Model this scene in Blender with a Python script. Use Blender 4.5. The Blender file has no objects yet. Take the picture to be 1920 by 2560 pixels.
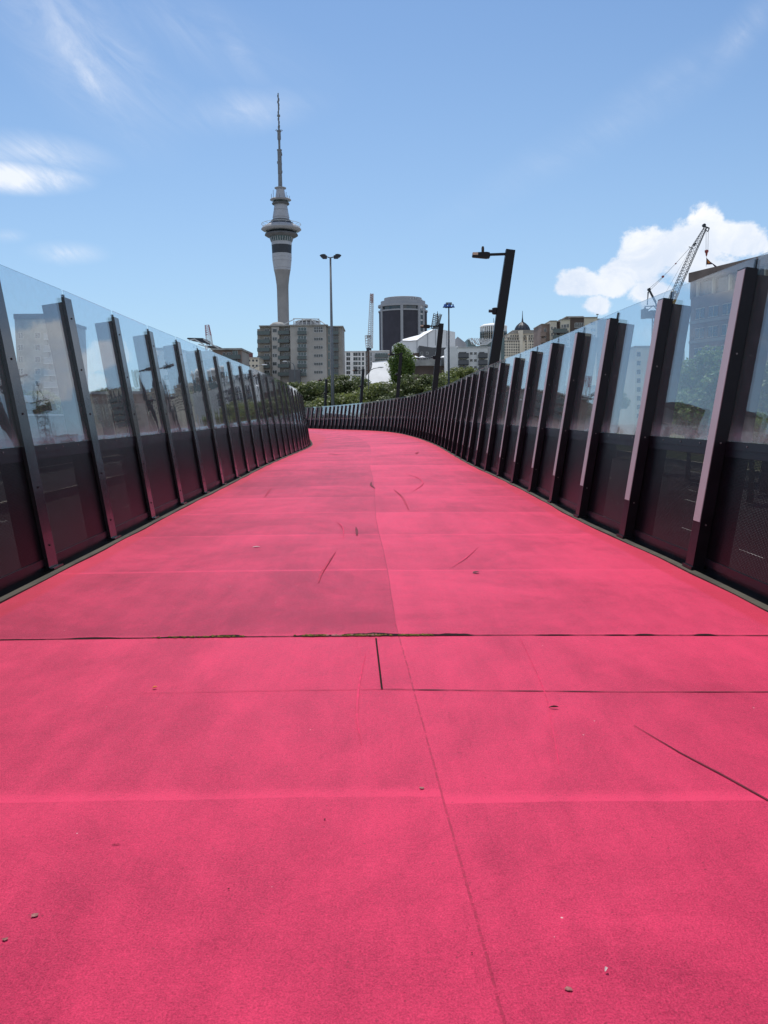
import bpy, math, random
import numpy as np
from mathutils import Vector, Matrix
random.seed(7)
R_ = math.radians
scene = bpy.context.scene

# ------------------------------------------------------------------ camera
F = 2070.0; EYE = 1.55
cam_d = bpy.data.cameras.new('camera'); cam = bpy.data.objects.new('camera', cam_d)
scene.collection.objects.link(cam)
cam_d.sensor_fit = 'VERTICAL'; cam_d.sensor_height = 36.0; cam_d.lens = 36.0*F/2560
cam_d.clip_start = 0.05; cam_d.clip_end = 12000
CM = Matrix.Rotation(R_(90-6.72), 4, 'X') @ Matrix.Rotation(R_(-0.55), 4, 'Z')
cam.matrix_world = Matrix.Translation((0, 0, EYE)) @ CM
scene.camera = cam
scene.render.resolution_x = 768; scene.render.resolution_y = 1024

def ray(px, py):
    return (CM.to_3x3() @ Vector(((px-960)/F, -(py-1280)/F, -1)))
def at(px, py, D):
    d = ray(px, py); t = D/d.y
    return Vector((d.x*t, D, EYE+d.z*t))
def gnd(px, py, z=0.0):
    d = ray(px, py); t = (z-EYE)/d.z
    return Vector((d.x*t, d.y*t, z))

# ------------------------------------------------------------------ light
scene.view_settings.view_transform = 'Standard'
scene.view_settings.look = 'None'
scene.view_settings.exposure = 0.0
scene.view_settings.gamma = 1.0
SUN_EL = 62.0; SUN_AZ = -10.0            # azimuth from +Y, towards +X positive
sd = bpy.data.lights.new('sun', 'SUN'); sd.energy = 3.9; sd.angle = R_(0.53); sd.color = (1, .965, .91)
so = bpy.data.objects.new('sun', sd); scene.collection.objects.link(so)
sdir = Vector((math.sin(R_(SUN_AZ))*math.cos(R_(SUN_EL)), math.cos(R_(SUN_AZ))*math.cos(R_(SUN_EL)), math.sin(R_(SUN_EL))))
so.rotation_euler = sdir.to_track_quat('Z', 'Y').to_euler()
so.location = (0, 0, 30)

class S:
    """tiny expression helper over shader sockets"""
    def __init__(s, nt, v): s.nt = nt; s.v = v
    def _m(s, op, *a, clamp=False):
        n = s.nt.nodes.new('ShaderNodeMath'); n.operation = op; n.use_clamp = clamp
        for i, x in enumerate((s,)+a):
            x = x.v if isinstance(x, S) else x
            if isinstance(x, (int, float)): n.inputs[i].default_value = x
            else: s.nt.links.new(x, n.inputs[i])
        return S(s.nt, n.outputs[0])
    def __add__(s, o): return s._m('ADD', o)
    def __radd__(s, o): return s._m('ADD', o)
    def __sub__(s, o): return s._m('SUBTRACT', o)
    def __rsub__(s, o): return (s*-1)+o
    def __mul__(s, o): return s._m('MULTIPLY', o)
    def __rmul__(s, o): return s._m('MULTIPLY', o)
    def __truediv__(s, o): return s._m('DIVIDE', o)
    def mx(s, o): return s._m('MAXIMUM', o)
    def mn(s, o): return s._m('MINIMUM', o)
    def pw(s, o): return s._m('POWER', o)
    def fl(s): return s._m('FLOOR')
    def fr(s): return s._m('FRACT')
    def ab(s): return s._m('ABSOLUTE')
    def gt(s, o): return s._m('GREATER_THAN', o)
    def lt(s, o): return s._m('LESS_THAN', o)
    def cl(s): return s._m('ADD', 0.0, clamp=True)
    def step(s, a, b):
        n = s.nt.nodes.new('ShaderNodeMapRange'); n.interpolation_type = 'SMOOTHSTEP'
        s.nt.links.new(s.v, n.inputs['Value'])
        n.inputs['From Min'].default_value = a; n.inputs['From Max'].default_value = b
        return S(s.nt, n.outputs['Result'])

def noise(nt, vec, scale, detail=3, rough=.5, dist=0, col=False):
    n = nt.nodes.new('ShaderNodeTexNoise'); n.inputs['Scale'].default_value = scale
    n.inputs['Detail'].default_value = detail; n.inputs['Roughness'].default_value = rough
    n.inputs['Distortion'].default_value = dist
    if vec is not None: nt.links.new(vec, n.inputs['Vector'])
    return n.outputs['Color'] if col else S(nt, n.outputs[0])
def mixc(nt, fac, a, b, mode='MIX'):
    n = nt.nodes.new('ShaderNodeMix'); n.data_type = 'RGBA'; n.blend_type = mode
    for sock, x in ((n.inputs['Factor'], fac), (n.inputs[6], a), (n.inputs[7], b)):
        if isinstance(x, S): x = x.v
        if isinstance(x, (int, float)): sock.default_value = x
        elif isinstance(x, tuple): sock.default_value = (*x[:3], 1)
        else: nt.links.new(x, sock)
    return n.outputs[2]
def vmul(nt, vec, v):
    n = nt.nodes.new('ShaderNodeVectorMath'); n.operation = 'MULTIPLY'
    nt.links.new(vec, n.inputs[0]); n.inputs[1].default_value = v
    return n.outputs[0]

world = bpy.data.worlds.new('World'); scene.world = world; world.use_nodes = True
wt = world.node_tree; bg = wt.nodes['Background']
sky = wt.nodes.new('ShaderNodeTexSky'); sky.sky_type = 'NISHITA'; sky.sun_disc = False
sky.sun_elevation = R_(SUN_EL); sky.sun_rotation = R_(SUN_AZ)
sky.air_density = 1.0; sky.dust_density = 0.6; sky.ozone_density = 2.2; sky.altitude = 40
tc = wt.nodes.new('ShaderNodeTexCoord'); gen = tc.outputs['Generated']
sx = wt.nodes.new('ShaderNodeSeparateXYZ'); wt.links.new(gen, sx.inputs[0])
X, Y, Z = (S(wt, sx.outputs[i]) for i in range(3))
Yp = Y.mx(0.06)
U = X/Yp; V = Z/Yp; front = Y.step(0.0, 0.15)
def blob(px, py, rx, ry, ang=0.0):
    """soft ellipse of cloud at a direction of the sky (1 in its middle, falling to 0)"""
    d = ray(px, py); u0 = d.x/d.y; v0 = d.z/d.y
    ca, sa = math.cos(R_(ang)), math.sin(R_(ang))
    du = U-u0; dv = V-v0
    a = (du*ca+dv*sa)*(F/rx); b = (dv*ca-du*sa)*(F/ry)
    return (1.0-((a*a+b*b)._m('SQRT'))).mx(0.0)
cum = None
for b in ((1455,708,85,50,6), (1540,690,80,66,22), (1610,640,105,100,10), (1700,625,90,85,0), (1765,590,62,100,8), (1750,680,150,60,0), (1860,600,120,52,-12), (1640,735,90,45,0), (1490,765,58,34,0), (1905,668,80,40,0), (1420,722,50,30,0),
          (2100,560,180,110,0), (2350,620,260,120,0), (2250,480,160,90,0)):
    q = blob(*b); cum = q if cum is None else cum.mx(q)
nv = vmul(wt, gen, (1, 1, 1.25))
n1 = noise(wt, nv, 19, 9, .64, .2)
dens = (cum*1.3+(n1-0.5)*2.6)
cum_a = dens.step(0.20, 0.62)*cum.step(0.0, .16)
cir = None
for b in ((190,110,380,170,-48,.50), (215,190,170,55,-55,.62), (310,150,300,90,-42,.42), (80,60,260,110,-50,.36), (20,440,230,50,-4,1.5), (70,380,260,60,-6,.75), (590,120,170,60,-52,.34), (165,632,120,34,-2,.72), (140,640,60,24,-20,.6), (600,275,260,70,5,.42), (10,590,70,22,0,.6), (1500,330,560,70,28,.22), (1860,80,240,60,50,.3), (1650,210,400,60,30,.2), (420,60,500,120,-20,.25)):
    q = blob(*b[:5])*b[5]; cir = q if cir is None else cir.mx(q)
rotn = wt.nodes.new('ShaderNodeVectorRotate'); rotn.rotation_type = 'Y_AXIS'; wt.links.new(gen, rotn.inputs['Vector']); rotn.inputs['Angle'].default_value = R_(-38)
n2 = noise(wt, vmul(wt, rotn.outputs[0], (5, 4, 15)), 1.7, 9, .68, .9)
cir_a = (cir*(n2*2.1-0.42)).step(-.05, 1.05).mn(0.92)
dome_n = noise(wt, nv, 3.2, 7, .6, .3)
back_a = (dome_n.step(.40, .60))*(1.0-front)*0.9  # unseen cloud behind the camera, thickened to fill the shaded facades
n3 = noise(wt, nv, 17, 7, .65, .5)
ccol = mixc(wt, (n3.step(.35, .7)*0.6+(V.step(.14,.24))*.4).cl(), (7.0, 8.0, 9.6), (10.4, 10.5, 10.7))
# clear sky: slightly paler and less violet than the raw model near the horizon
hz = (1.0-V.ab().mn(1.0)).pw(2.5)*front+(1.0-front)*.3
skyc = mixc(wt, 1.0, sky.outputs[0], (.70, .95, 1.18), 'MULTIPLY')
skyc = mixc(wt, hz*0.60, skyc, (5.9, 7.9, 9.6))
c1 = mixc(wt, (cir_a*front).cl(), skyc, (9.4, 9.8, 10.6))
c2 = mixc(wt, (cum_a*front).mx(back_a).cl(), c1, ccol)
wt.links.new(c2, bg.inputs['Color']); bg.inputs['Strength'].default_value = 0.1

# ------------------------------------------------------------------ helpers
class MB:
    def __init__(s): s.v = []; s.f = []; s.m = []; s.uv = None
    def quad(s, a, b, c, d, mi=0):
        i = len(s.v); s.v += [tuple(a), tuple(b), tuple(c), tuple(d)]; s.f.append((i, i+1, i+2, i+3)); s.m.append(mi)
    def hexa(s, p, mi=0):           # p: 8 corners, bottom 4 ccw then top 4
        i = len(s.v); s.v += [tuple(q) for q in p]
        for f in ((3,2,1,0), (4,5,6,7), (0,1,5,4), (1,2,6,5), (2,3,7,6), (3,0,4,7)):
            s.f.append(tuple(i+k for k in f)); s.m.append(mi)
    def box(s, x0, y0, z0, x1, y1, z1, mi=0):
        if x0 > x1: x0, x1 = x1, x0
        if y0 > y1: y0, y1 = y1, y0
        if z0 > z1: z0, z1 = z1, z0
        s.hexa([(x0,y0,z0),(x1,y0,z0),(x1,y1,z0),(x0,y1,z0),(x0,y0,z1),(x1,y0,z1),(x1,y1,z1),(x0,y1,z1)], mi)
    def prism(s, poly, y0, y1, mi=0):    # poly in x,z ; ccw seen from -y
        n = len(poly); i = len(s.v)
        s.v += [(x, y0, z) for x, z in poly]+[(x, y1, z) for x, z in poly]
        s.f.append(tuple(range(i, i+n))); s.m.append(mi)
        s.f.append(tuple(range(i+2*n-1, i+n-1, -1))); s.m.append(mi)
        for k in range(n):
            l = (k+1) % n
            s.f.append((i+l, i+k, i+n+k, i+n+l)); s.m.append(mi)
    def bar(s, a, b, w, h=None, mi=0, up=(0, 0, 1)):
        a = Vector(a); b = Vector(b); h = h or w
        t = (b-a).normalized(); u = Vector(up)
        if abs(t.dot(u)) > .97: u = Vector((1, 0, 0))
        r = t.cross(u).normalized(); u = r.cross(t)
        c = [(-1,-1),(1,-1),(1,1),(-1,1)]
        s.hexa([a+r*(w/2*i)+u*(h/2*j) for i, j in c]+[b+r*(w/2*i)+u*(h/2*j) for i, j in c], mi)
    def tube(s, pts, rad, n=10, mi=0):
        pts = [Vector(p) for p in pts]
        if isinstance(rad, (int, float)): rad = [rad]*len(pts)
        base = len(s.v)
        for k, p in enumerate(pts):
            t = (pts[min(k+1, len(pts)-1)]-pts[max(k-1, 0)]).normalized()
            u = Vector((0, 0, 1)) if abs(t.z) < .95 else Vector((1, 0, 0))
            r = t.cross(u).normalized(); u = r.cross(t)
            for j in range(n):
                a = 2*math.pi*j/n
                s.v.append(tuple(p+(r*math.cos(a)+u*math.sin(a))*rad[k]))
        for k in range(len(pts)-1):
            for j in range(n):
                l = (j+1) % n
                s.f.append((base+k*n+j, base+k*n+l, base+(k+1)*n+l, base+(k+1)*n+j)); s.m.append(mi)
        s.f.append(tuple(base+j for j in range(n-1, -1, -1))); s.m.append(mi)
        s.f.append(tuple(base+(len(pts)-1)*n+j for j in range(n))); s.m.append(mi)
    def lathe(s, prof, n=32, mi=0, cx=0, cy=0, sxy=(1, 1)):     # prof [(r,z)] bottom to top
        base = len(s.v)
        for r, z in prof:
            for j in range(n):
                a = 2*math.pi*j/n
                s.v.append((cx+r*math.cos(a)*sxy[0], cy+r*math.sin(a)*sxy[1], z))
        for k in range(len(prof)-1):
            for j in range(n):
                l = (j+1) % n
                s.f.append((base+k*n+j, base+k*n+l, base+(k+1)*n+l, base+(k+1)*n+j)); s.m.append(mi)
        s.f.append(tuple(base+j for j in range(n-1, -1, -1))); s.m.append(mi)
        s.f.append(tuple(base+(len(prof)-1)*n+j for j in range(n))); s.m.append(mi)
    def mesh(s, name, mats, smooth=False, uv=None):
        me = bpy.data.meshes.new(name); me.from_pydata(s.v, [], s.f); 
        for m in (mats if isinstance(mats, (list, tuple)) else [mats]): me.materials.append(m)
        me.polygons.foreach_set('material_index', s.m)
        if smooth: me.polygons.foreach_set('use_smooth', [True]*len(s.f))
        if uv is not None:
            l = me.uv_layers.new(name='UVMap')
            vi = np.empty(len(me.loops), dtype=np.int32); me.loops.foreach_get('vertex_index', vi)
            l.data.foreach_set('uv', np.asarray(uv, dtype=np.float32)[vi].ravel())
        me.update(); return me
    def build(s, name, mats, parent=None, smooth=False, uv=None, **tg):
        o = bpy.data.objects.new(name, s.mesh(name, mats, smooth, uv)); scene.collection.objects.link(o)
        if parent is not None: o.parent = parent
        tag(o, **tg); return o
def tag(o, label=None, cat=None, group=None, kind=None):
    if label: o['label'] = label
    if cat: o['category'] = cat
    if group: o['group'] = group
    if kind: o['kind'] = kind
    return o
def empty(name, loc, rz=0, **tg):
    o = bpy.data.objects.new(name, None); scene.collection.objects.link(o)
    o.location = loc; o.rotation_euler.z = rz; o.empty_display_size = .2
    return tag(o, **tg)
def inst(name, me, parent, loc=(0, 0, 0), rot=(0, 0, 0), scale=(1, 1, 1), label=None):
    o = bpy.data.objects.new(name, me); scene.collection.objects.link(o)
    o.parent = parent; o.location = loc; o.rotation_euler = rot; o.scale = scale
    if label: o['label'] = label
    return o

# ------------------------------------------------------------------ materials
def mat(name, col, rough=.6, spec=.5, metal=0, var=.12, vscale=.6, bump=0, bscale=30, coat=0, col2=None):
    m = bpy.data.materials.new(name); m.use_nodes = True; nt = m.node_tree; b = nt.nodes['Principled BSDF']
    b.inputs['Roughness'].default_value = rough; b.inputs['Specular IOR Level'].default_value = spec
    b.inputs['Metallic'].default_value = metal
    if coat: b.inputs['Coat Weight'].default_value = coat; b.inputs['Coat Roughness'].default_value = .08
    t = nt.nodes.new('ShaderNodeTexCoord')
    if var or col2:
        n = noise(nt, t.outputs['Object'], vscale, 6, .6)
        f = n.step(.3, .7)
        lo = col2 or tuple(c*(1-var*1.3) for c in col); hi = tuple(min(1, c*(1+var)) for c in col)
        c = mixc(nt, f, lo, hi); nt.links.new(c, b.inputs['Base Color'])
        r = (n*.25+(rough-.12)); nt.links.new(r.v, b.inputs['Roughness'])
    else: b.inputs['Base Color'].default_value = (*col, 1)
    if bump:
        bn = nt.nodes.new('ShaderNodeBump'); bn.inputs['Strength'].default_value = bump; bn.inputs['Distance'].default_value = .02
        h = noise(nt, t.outputs['Object'], bscale, 4, .6); nt.links.new(h.v, bn.inputs['Height']); nt.links.new(bn.outputs[0], b.inputs['Normal'])
    return m
M = {}
M['paint'] = mat('black_paint', (.007, .006, .009), .34, .25, var=.25, vscale=3)
M['paint_gloss'] = mat('satin_black_paint', (.010, .010, .013), .24, .45, var=.25, vscale=2, coat=.25)
M['strip'] = mat('light_diffuser', (.42, .385, .385), .4, .4, var=.05, vscale=1.2)
M['bolt'] = mat('steel_bolt', (.2, .19, .18), .4, .5, .6, var=0)
M['kerb'] = mat('grey_kerb', (.065, .055, .040), .85, .3, var=.3, vscale=2.5, bump=.3)
M['concrete'] = mat('concrete', (.33, .32, .30), .85, .3, var=.22, vscale=.4, bump=.1)
M['concrete_dk'] = mat('dark_concrete', (.16, .155, .15), .85, .3, var=.3, vscale=.3)
M['white'] = mat('white_render', (.80, .79, .77), .8, .3, var=.1, vscale=.15)
M['fabric'] = mat('white_sheeting', (.78, .78, .79), .6, .4, var=.05, vscale=.2, bump=.4, bscale=.5)
M['beige'] = mat('beige_render', (.42, .395, .365), .85, .3, var=.12, vscale=.12)
M['beige_d'] = mat('beige_concrete', (.34, .31, .275), .85, .3, var=.15, vscale=.12)
M['cream'] = mat('cream_panel', (.66, .59, .48), .8, .3, var=.1, vscale=.15)
M['brown'] = mat('brown_cladding', (.11, .078, .066), .7, .4, var=.2, vscale=.2)
M['brown_m'] = mat('brown_precast', (.26, .19, .16), .8, .3, var=.2, vscale=.2)
M['brick'] = mat('dark_brick', (.052, .050, .064), .8, .3, var=.12, vscale=.25)
M['redbrick'] = mat('red_brick', (.2, .08, .07), .85, .3, var=.2, vscale=.4)
M['grey'] = mat('grey_cladding', (.32, .325, .35), .7, .4, var=.05, vscale=.2)
M['dgrey'] = mat('dark_grey_cladding', (.11, .112, .12), .6, .4, var=.15, vscale=.2)
M['pgrey'] = mat('pale_grey_render', (.56, .56, .56), .75, .3, var=.1, vscale=.15)
M['glass'] = mat('window_glass', (.02, .03, .036), .12, .8, var=.5, vscale=.3)
M['tealglass'] = mat('teal_glass', (.035, .09, .10), .15, .8, var=.3, vscale=.2)
M['balcony_glass'] = mat('balcony_glass', (.06, .085, .085), .2, .6, var=.2, vscale=.4)
M['slate'] = mat('slate_dome', (.035, .042, .058), .5, .5, var=.2, vscale=.5)
M['steel'] = mat('grey_steel', (.16, .17, .18), .5, .5, .3, var=.15)
M['steel_d'] = mat('dark_steel', (.035, .04, .052), .55, .4, .0, var=.15)
M['steel_w'] = mat('white_steel', (.55, .56, .57), .5, .5, 0, var=.1)
M['red'] = mat('red_steel', (.30, .05, .05), .5, .5, 0, var=.1)
M['yellow'] = mat('yellow_steel', (.48, .28, .03), .5, .5, 0, var=.15)
M['blue'] = mat('blue_paint', (.03, .10, .38), .4, .5, 0, var=.1)
M['asphalt'] = mat('asphalt', (.06, .06, .062), .9, .3, var=.2, vscale=.15)
M['paving'] = mat('city_paving', (.30, .29, .27), .9, .3, var=.25, vscale=.03)
M['line'] = mat('road_paint', (.62, .61, .56), .7, .3, var=.15, vscale=2)
M['grass'] = mat('rough_grass', (.06, .085, .025), .95, .2, var=.3, vscale=.25, col2=(.10, .085, .045))
M['hill'] = mat('far_bush', (.035, .055, .035), .95, .2, var=.3, vscale=.02)
M['barrier'] = mat('pale_barrier', (.50, .46, .36), .8, .3, var=.12, vscale=1)
M['trunk'] = mat('bark', (.09, .07, .055), .9, .2, var=.3, vscale=4)
M['crack'] = mat('open_gap', (.018, .010, .010), .95, .1, var=.3, vscale=20)
M['scuff'] = mat('tyre_rubber_mark', (.14, .010, .025), .8, .3, var=.3, vscale=14)
M['scuff_l'] = mat('faint_rubber_mark', (.42, .014, .058), .75, .3, var=.25, vscale=14)
M['scuff_f'] = mat('very_faint_rubber_mark', (.60, .022, .092), .75, .3, var=.2, vscale=14)
M['moss'] = mat('moss', (.16, .13, .035), .95, .1, var=.5, vscale=60, bump=.6, bscale=80)
M['rubble'] = mat('exposed_concrete', (.33, .14, .13), .95, .1, var=.3, vscale=40)
M['copper'] = mat('copper_lens', (.45, .30, .22), .25, .8, .5, var=.1)

def leafmat(name, a, b, sc=.9):
    m = bpy.data.materials.new(name); m.use_nodes = True; nt = m.node_tree; p = nt.nodes['Principled BSDF']
    t = nt.nodes.new('ShaderNodeTexCoord')
    n = noise(nt, t.outputs['Object'], sc*6, 4, .7); n2_ = noise(nt, t.outputs['Object'], sc*1.5, 2, .5)
    c = mixc(nt, (n.step(.35, .65)*.6+n2_.step(.35, .65)*.4).cl(), a, b)
    nt.links.new(c, p.inputs['Base Color']); p.inputs['Roughness'].default_value = .5; p.inputs['Specular IOR Level'].default_value = .35
    tr = nt.nodes.new('ShaderNodeBsdfTranslucent'); nt.links.new(c, tr.inputs['Color'])
    mx = nt.nodes.new('ShaderNodeMixShader'); mx.inputs[0].default_value = .4
    nt.links.new(p.outputs[0], mx.inputs[1]); nt.links.new(tr.outputs[0], mx.inputs[2])
    nt.links.new(mx.outputs[0], nt.nodes['Material Output'].inputs['Surface'])
    return m
M['leaf_dark'] = leafmat('dark_leaves', (.055, .075, .028), (.17, .20, .07))
M['leaf_mid'] = leafmat('olive_leaves', (.08, .105, .03), (.24, .27, .08))
M['leaf_lite'] = leafmat('bright_leaves', (.08, .13, .025), (.23, .32, .08))

def glass_mat():
    m = bpy.data.materials.new('fence_glass'); m.use_nodes = True; nt = m.node_tree; nt.nodes.remove(nt.nodes['Principled BSDF'])
    out = nt.nodes['Material Output']
    tr = nt.nodes.new('ShaderNodeBsdfTransparent'); tr.inputs['Color'].default_value = (.86, .905, .92, 1)
    gl = nt.nodes.new('ShaderNodeBsdfGlossy'); gl.inputs['Roughness'].default_value = 0.0; gl.inputs['Color'].default_value = (.96, .98, 1, 1)
    df = nt.nodes.new('ShaderNodeBsdfDiffuse'); df.inputs['Color'].default_value = (.55, .56, .54, 1)
    ge = nt.nodes.new('ShaderNodeNewGeometry'); dp = nt.nodes.new('ShaderNodeVectorMath'); dp.operation = 'DOT_PRODUCT'
    nt.links.new(ge.outputs['Normal'], dp.inputs[0]); nt.links.new(ge.outputs['Incoming'], dp.inputs[1])
    fres = ((1.0-S(nt, dp.outputs['Value']).ab()).mx(0.0).pw(4.6))*.95+.042
    uvn = nt.nodes.new('ShaderNodeUVMap')
    t = nt.nodes.new('ShaderNodeTexCoord')
    bn = nt.nodes.new('ShaderNodeBump'); bn.inputs['Strength'].default_value = 1; bn.inputs['Distance'].default_value = .0022
    h = noise(nt, vmul(nt, uvn.outputs[0], (1.6, 1.1, 1)), 1.3, 1.5, .4); nt.links.new(h.v, bn.inputs['Height'])
    nt.links.new(bn.outputs[0], gl.inputs['Normal'])
    m1 = nt.nodes.new('ShaderNodeMixShader'); nt.links.new(fres.v, m1.inputs[0])
    nt.links.new(tr.outputs[0], m1.inputs[1]); nt.links.new(gl.outputs[0], m1.inputs[2])
    # dust: heavier along the bottom edge of each pane
    su = nt.nodes.new('ShaderNodeSeparateXYZ'); nt.links.new(uvn.outputs[0], su.inputs[0])
    v = S(nt, su.outputs[1])
    d1 = noise(nt, uvn.outputs[0], 9, 5, .65); d2 = noise(nt, uvn.outputs[0], 55, 2, .6)
    dust = ((1.0-v.step(0.0, .32)).pw(2.0)*d1*.34 + d1.step(.4, .8)*.035 + d2.step(.70, .78)*.10 + .028).cl()
    m2 = nt.nodes.new('ShaderNodeMixShader'); nt.links.new(dust.v, m2.inputs[0])
    nt.links.new(m1.outputs[0], m2.inputs[1]); nt.links.new(df.outputs[0], m2.inputs[2])
    nt.links.new(m2.outputs[0], out.inputs['Surface'])
    return m
M['pane'] = glass_mat()
def mesh_mat():
    m = bpy.data.materials.new('perforated_metal'); m.use_nodes = True; nt = m.node_tree; b = nt.nodes['Principled BSDF']
    b.inputs['Roughness'].default_value = .30; b.inputs['Specular IOR Level'].default_value = .16
    uvn = nt.nodes.new('ShaderNodeUVMap'); su = nt.nodes.new('ShaderNodeSeparateXYZ'); nt.links.new(uvn.outputs[0], su.inputs[0])
    u = S(nt, su.outputs[0]); v = S(nt, su.outputs[1])
    a = ((u/.026).fr()-.5).ab().lt(.24)*((v/.0135).fr()-.5).ab().lt(.20)
    n = noise(nt, uvn.outputs[0], 2.2, 5, .6)
    c = mixc(nt, n.step(.3, .7), (.003, .0025, .004), (.007, .005, .008)); nt.links.new(c, b.inputs['Base Color'])
    tr = nt.nodes.new('ShaderNodeBsdfTransparent'); mx = nt.nodes.new('ShaderNodeMixShader')
    nt.links.new(a.v, mx.inputs[0]); nt.links.new(b.outputs[0], mx.inputs[1]); nt.links.new(tr.outputs[0], mx.inputs[2])
    nt.links.new(mx.outputs[0], nt.nodes['Material Output'].inputs['Surface'])
    return m
M['perf'] = mesh_mat()

def deck_mat():
    m = bpy.data.materials.new('pink_path_coating'); m.use_nodes = True; nt = m.node_tree; b = nt.nodes['Principled BSDF']
    uvn = nt.nodes.new('ShaderNodeUVMap'); uv = uvn.outputs[0]
    su = nt.nodes.new('ShaderNodeSeparateXYZ'); nt.links.new(uv, su.inputs[0])
    t = S(nt, su.outputs[0]); s = S(nt, su.outputs[1])
    wob = noise(nt, uv, .9, 4, .6)-.5
    wob2 = noise(nt, uv, 7, 3, .6)-.5
    seam_t = (s-6.0)*-.006+((s*-1+6.0).mx(0.0))*.035+.20
    lane = (t+wob*.02-seam_t).gt(0.0)
    # coats laid 2.45 m at a time
    ss = (s+wob*.05+wob2*.02+lane*.06)/2.45-.30
    band = ss.fl(); ph = ss.fr()
    wn = nt.nodes.new('ShaderNodeTexWhiteNoise'); wn.noise_dimensions = '2D'
    cb = nt.nodes.new('ShaderNodeCombineXYZ'); nt.links.new(band.v, cb.inputs[0]); nt.links.new(lane.v, cb.inputs[1]); nt.links.new(cb.outputs[0], wn.inputs['Vector'])
    bt = S(nt, wn.outputs['Value'])
    big = noise(nt, vmul(nt, uv, (1.0, .7, 1)), .55, 9, .70, .6)
    med = noise(nt, vmul(nt, uv, (1.5, 1.1, 1)), 2.4, 10, .78, .3)
    drag = noise(nt, vmul(nt, uv, (5, .45, 1)), 1.2, 6, .7)
    fine = noise(nt, uv, 150, 3, .75); fine2 = noise(nt, uv, 48, 5, .75)
    # tone 0 dark .. 1 light
    lap = (1.0-ph.step(0.0, .05))*.5*(wob+.9)
    tone = (big.step(.30, .70)*.52+med.step(.28, .72)*.26-.12+drag.step(.3, .7)*.16-.04+bt*.36+lap-.09+lane*.22+(ph*.16-.08)+(fine2-.5)*1.0+(fine-.5)*2.3).cl()
    c = mixc(nt, tone, (.30, .007, .044), (.71, .036, .112))
    # dark pinholes and pale grit in the coating
    vo = nt.nodes.new('ShaderNodeTexVoronoi'); vo.inputs['Scale'].default_value = 26; nt.links.new(uv, vo.inputs['Vector'])
    vd = S(nt, vo.outputs['Distance']); rnd = nt.nodes.new('ShaderNodeSeparateColor'); nt.links.new(vo.outputs['Color'], rnd.inputs[0])
    pit = vd.lt(.12)*S(nt, rnd.outputs[0]).lt(.30)
    c = mixc(nt, pit*.4, c, (.12, .015, .03))
    vo2 = nt.nodes.new('ShaderNodeTexVoronoi'); vo2.inputs['Scale'].default_value = 11; nt.links.new(uv, vo2.inputs['Vector'])
    rn2 = nt.nodes.new('ShaderNodeSeparateColor'); nt.links.new(vo2.outputs['Color'], rn2.inputs[0])
    grit = S(nt, vo2.outputs['Distance']).lt(.045)*S(nt, rn2.outputs[1]).lt(.07)
    c = mixc(nt, grit*.8, c, (.75, .5, .5))
    # grubby grey-mauve traffic film
    film = noise(nt, vmul(nt, uv, (1.1, .35, 1)), 1.1, 6, .68, .8).step(.52, .78)
    c = mixc(nt, film*.14, c, (.28, .018, .055))
    edge = t.ab().step(2.84, 2.92)
    c = mixc(nt, edge*.5, c, (.50, .010, .036))  # deeper red at both edges: shade painted into the coating colour
    # longitudinal seam
    sm = ((t+wob*.02+wob2*.012-seam_t).ab()).lt(.0045)*(noise(nt, vmul(nt, uv, (1, 5, 1)), 3, 5, .8).step(.40, .52))
    c = mixc(nt, sm*.5, c, (.20, .010, .03))
    nt.links.new(c, b.inputs['Base Color'])
    rg = med*.2+.42; nt.links.new(rg.v, b.inputs['Roughness']); b.inputs['Specular IOR Level'].default_value = .2
    bn = nt.nodes.new('ShaderNodeBump'); bn.inputs['Strength'].default_value = .55; bn.inputs['Distance'].default_value = .006
    h = fine*1.3+fine2*.9+sm*-.8+ph.step(.0, .03)*-.15+lane*.4+med*1.5
    nt.links.new(h.v, bn.inputs['Height']); nt.links.new(bn.outputs[0], b.inputs['Normal'])
    return m
M['deck'] = deck_mat()

# ------------------------------------------------------------------ bridge curves
def smooth01(x): x = max(0, min(1, x)); return x*x*(3-2*x)
RP = [(3.38,-24), (3.32,-14), (3.23,-4), (3.17,3), (3.12,8), (3.04,10), (2.97,12), (2.98,14), (2.98,16.1), (2.95,18.3), (2.91,20.6), (2.83,23.4), (2.79,27), (2.79,32), (2.79,40), (2.6,48.5), (2.15,58.3), (1.35,68.6), (-.3,80), (-2.5,91), (-6.1,104), (-9.2,113), (-14,124), (-20,134), (-27,143)]
LP = [(-3.02,-24), (-3.12,-14), (-3.24,-4), (-3.36,4), (-3.44,8.3), (-3.49,10.7), (-3.55,12.8), (-3.6,14.7), (-3.62,16.6), (-3.66,18.7), (-3.7,20.8), (-3.79,24.9), (-3.84,29), (-3.9,33.2), (-3.98,37.6), (-4.12,43), (-4.45,50), (-5.08,57), (-5.85,64), (-7.1,72), (-9.0,80), (-12,90), (-16.2,102), (-21.5,113), (-28,124)]
def zl(y): return -.30*smooth01((y-24)/36)
def curve(P, zf, n=1600):
    P = [Vector((x, y, 0)) for x, y in P]; out = []
    m = len(P)-3
    for k in range(n+1):
        u = k/n*m; i = min(int(u), m-1); t = u-i
        a, b, c, d = P[i:i+4]
        p = .5*((2*b)+(c-a)*t+(2*a-5*b+4*c-d)*t*t+(3*b-a-3*c+d)*t**3)
        p.z = zf(p.y); out.append(p)
    L = [0]
    for k in range(1, len(out)): L.append(L[-1]+(out[k]-out[k-1]).length)
    return out, np.array(L)
RC, RL = curve(RP, lambda y: -.30*smooth01((y-68)/50))
LC, LL = curve(LP, zl)
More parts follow.
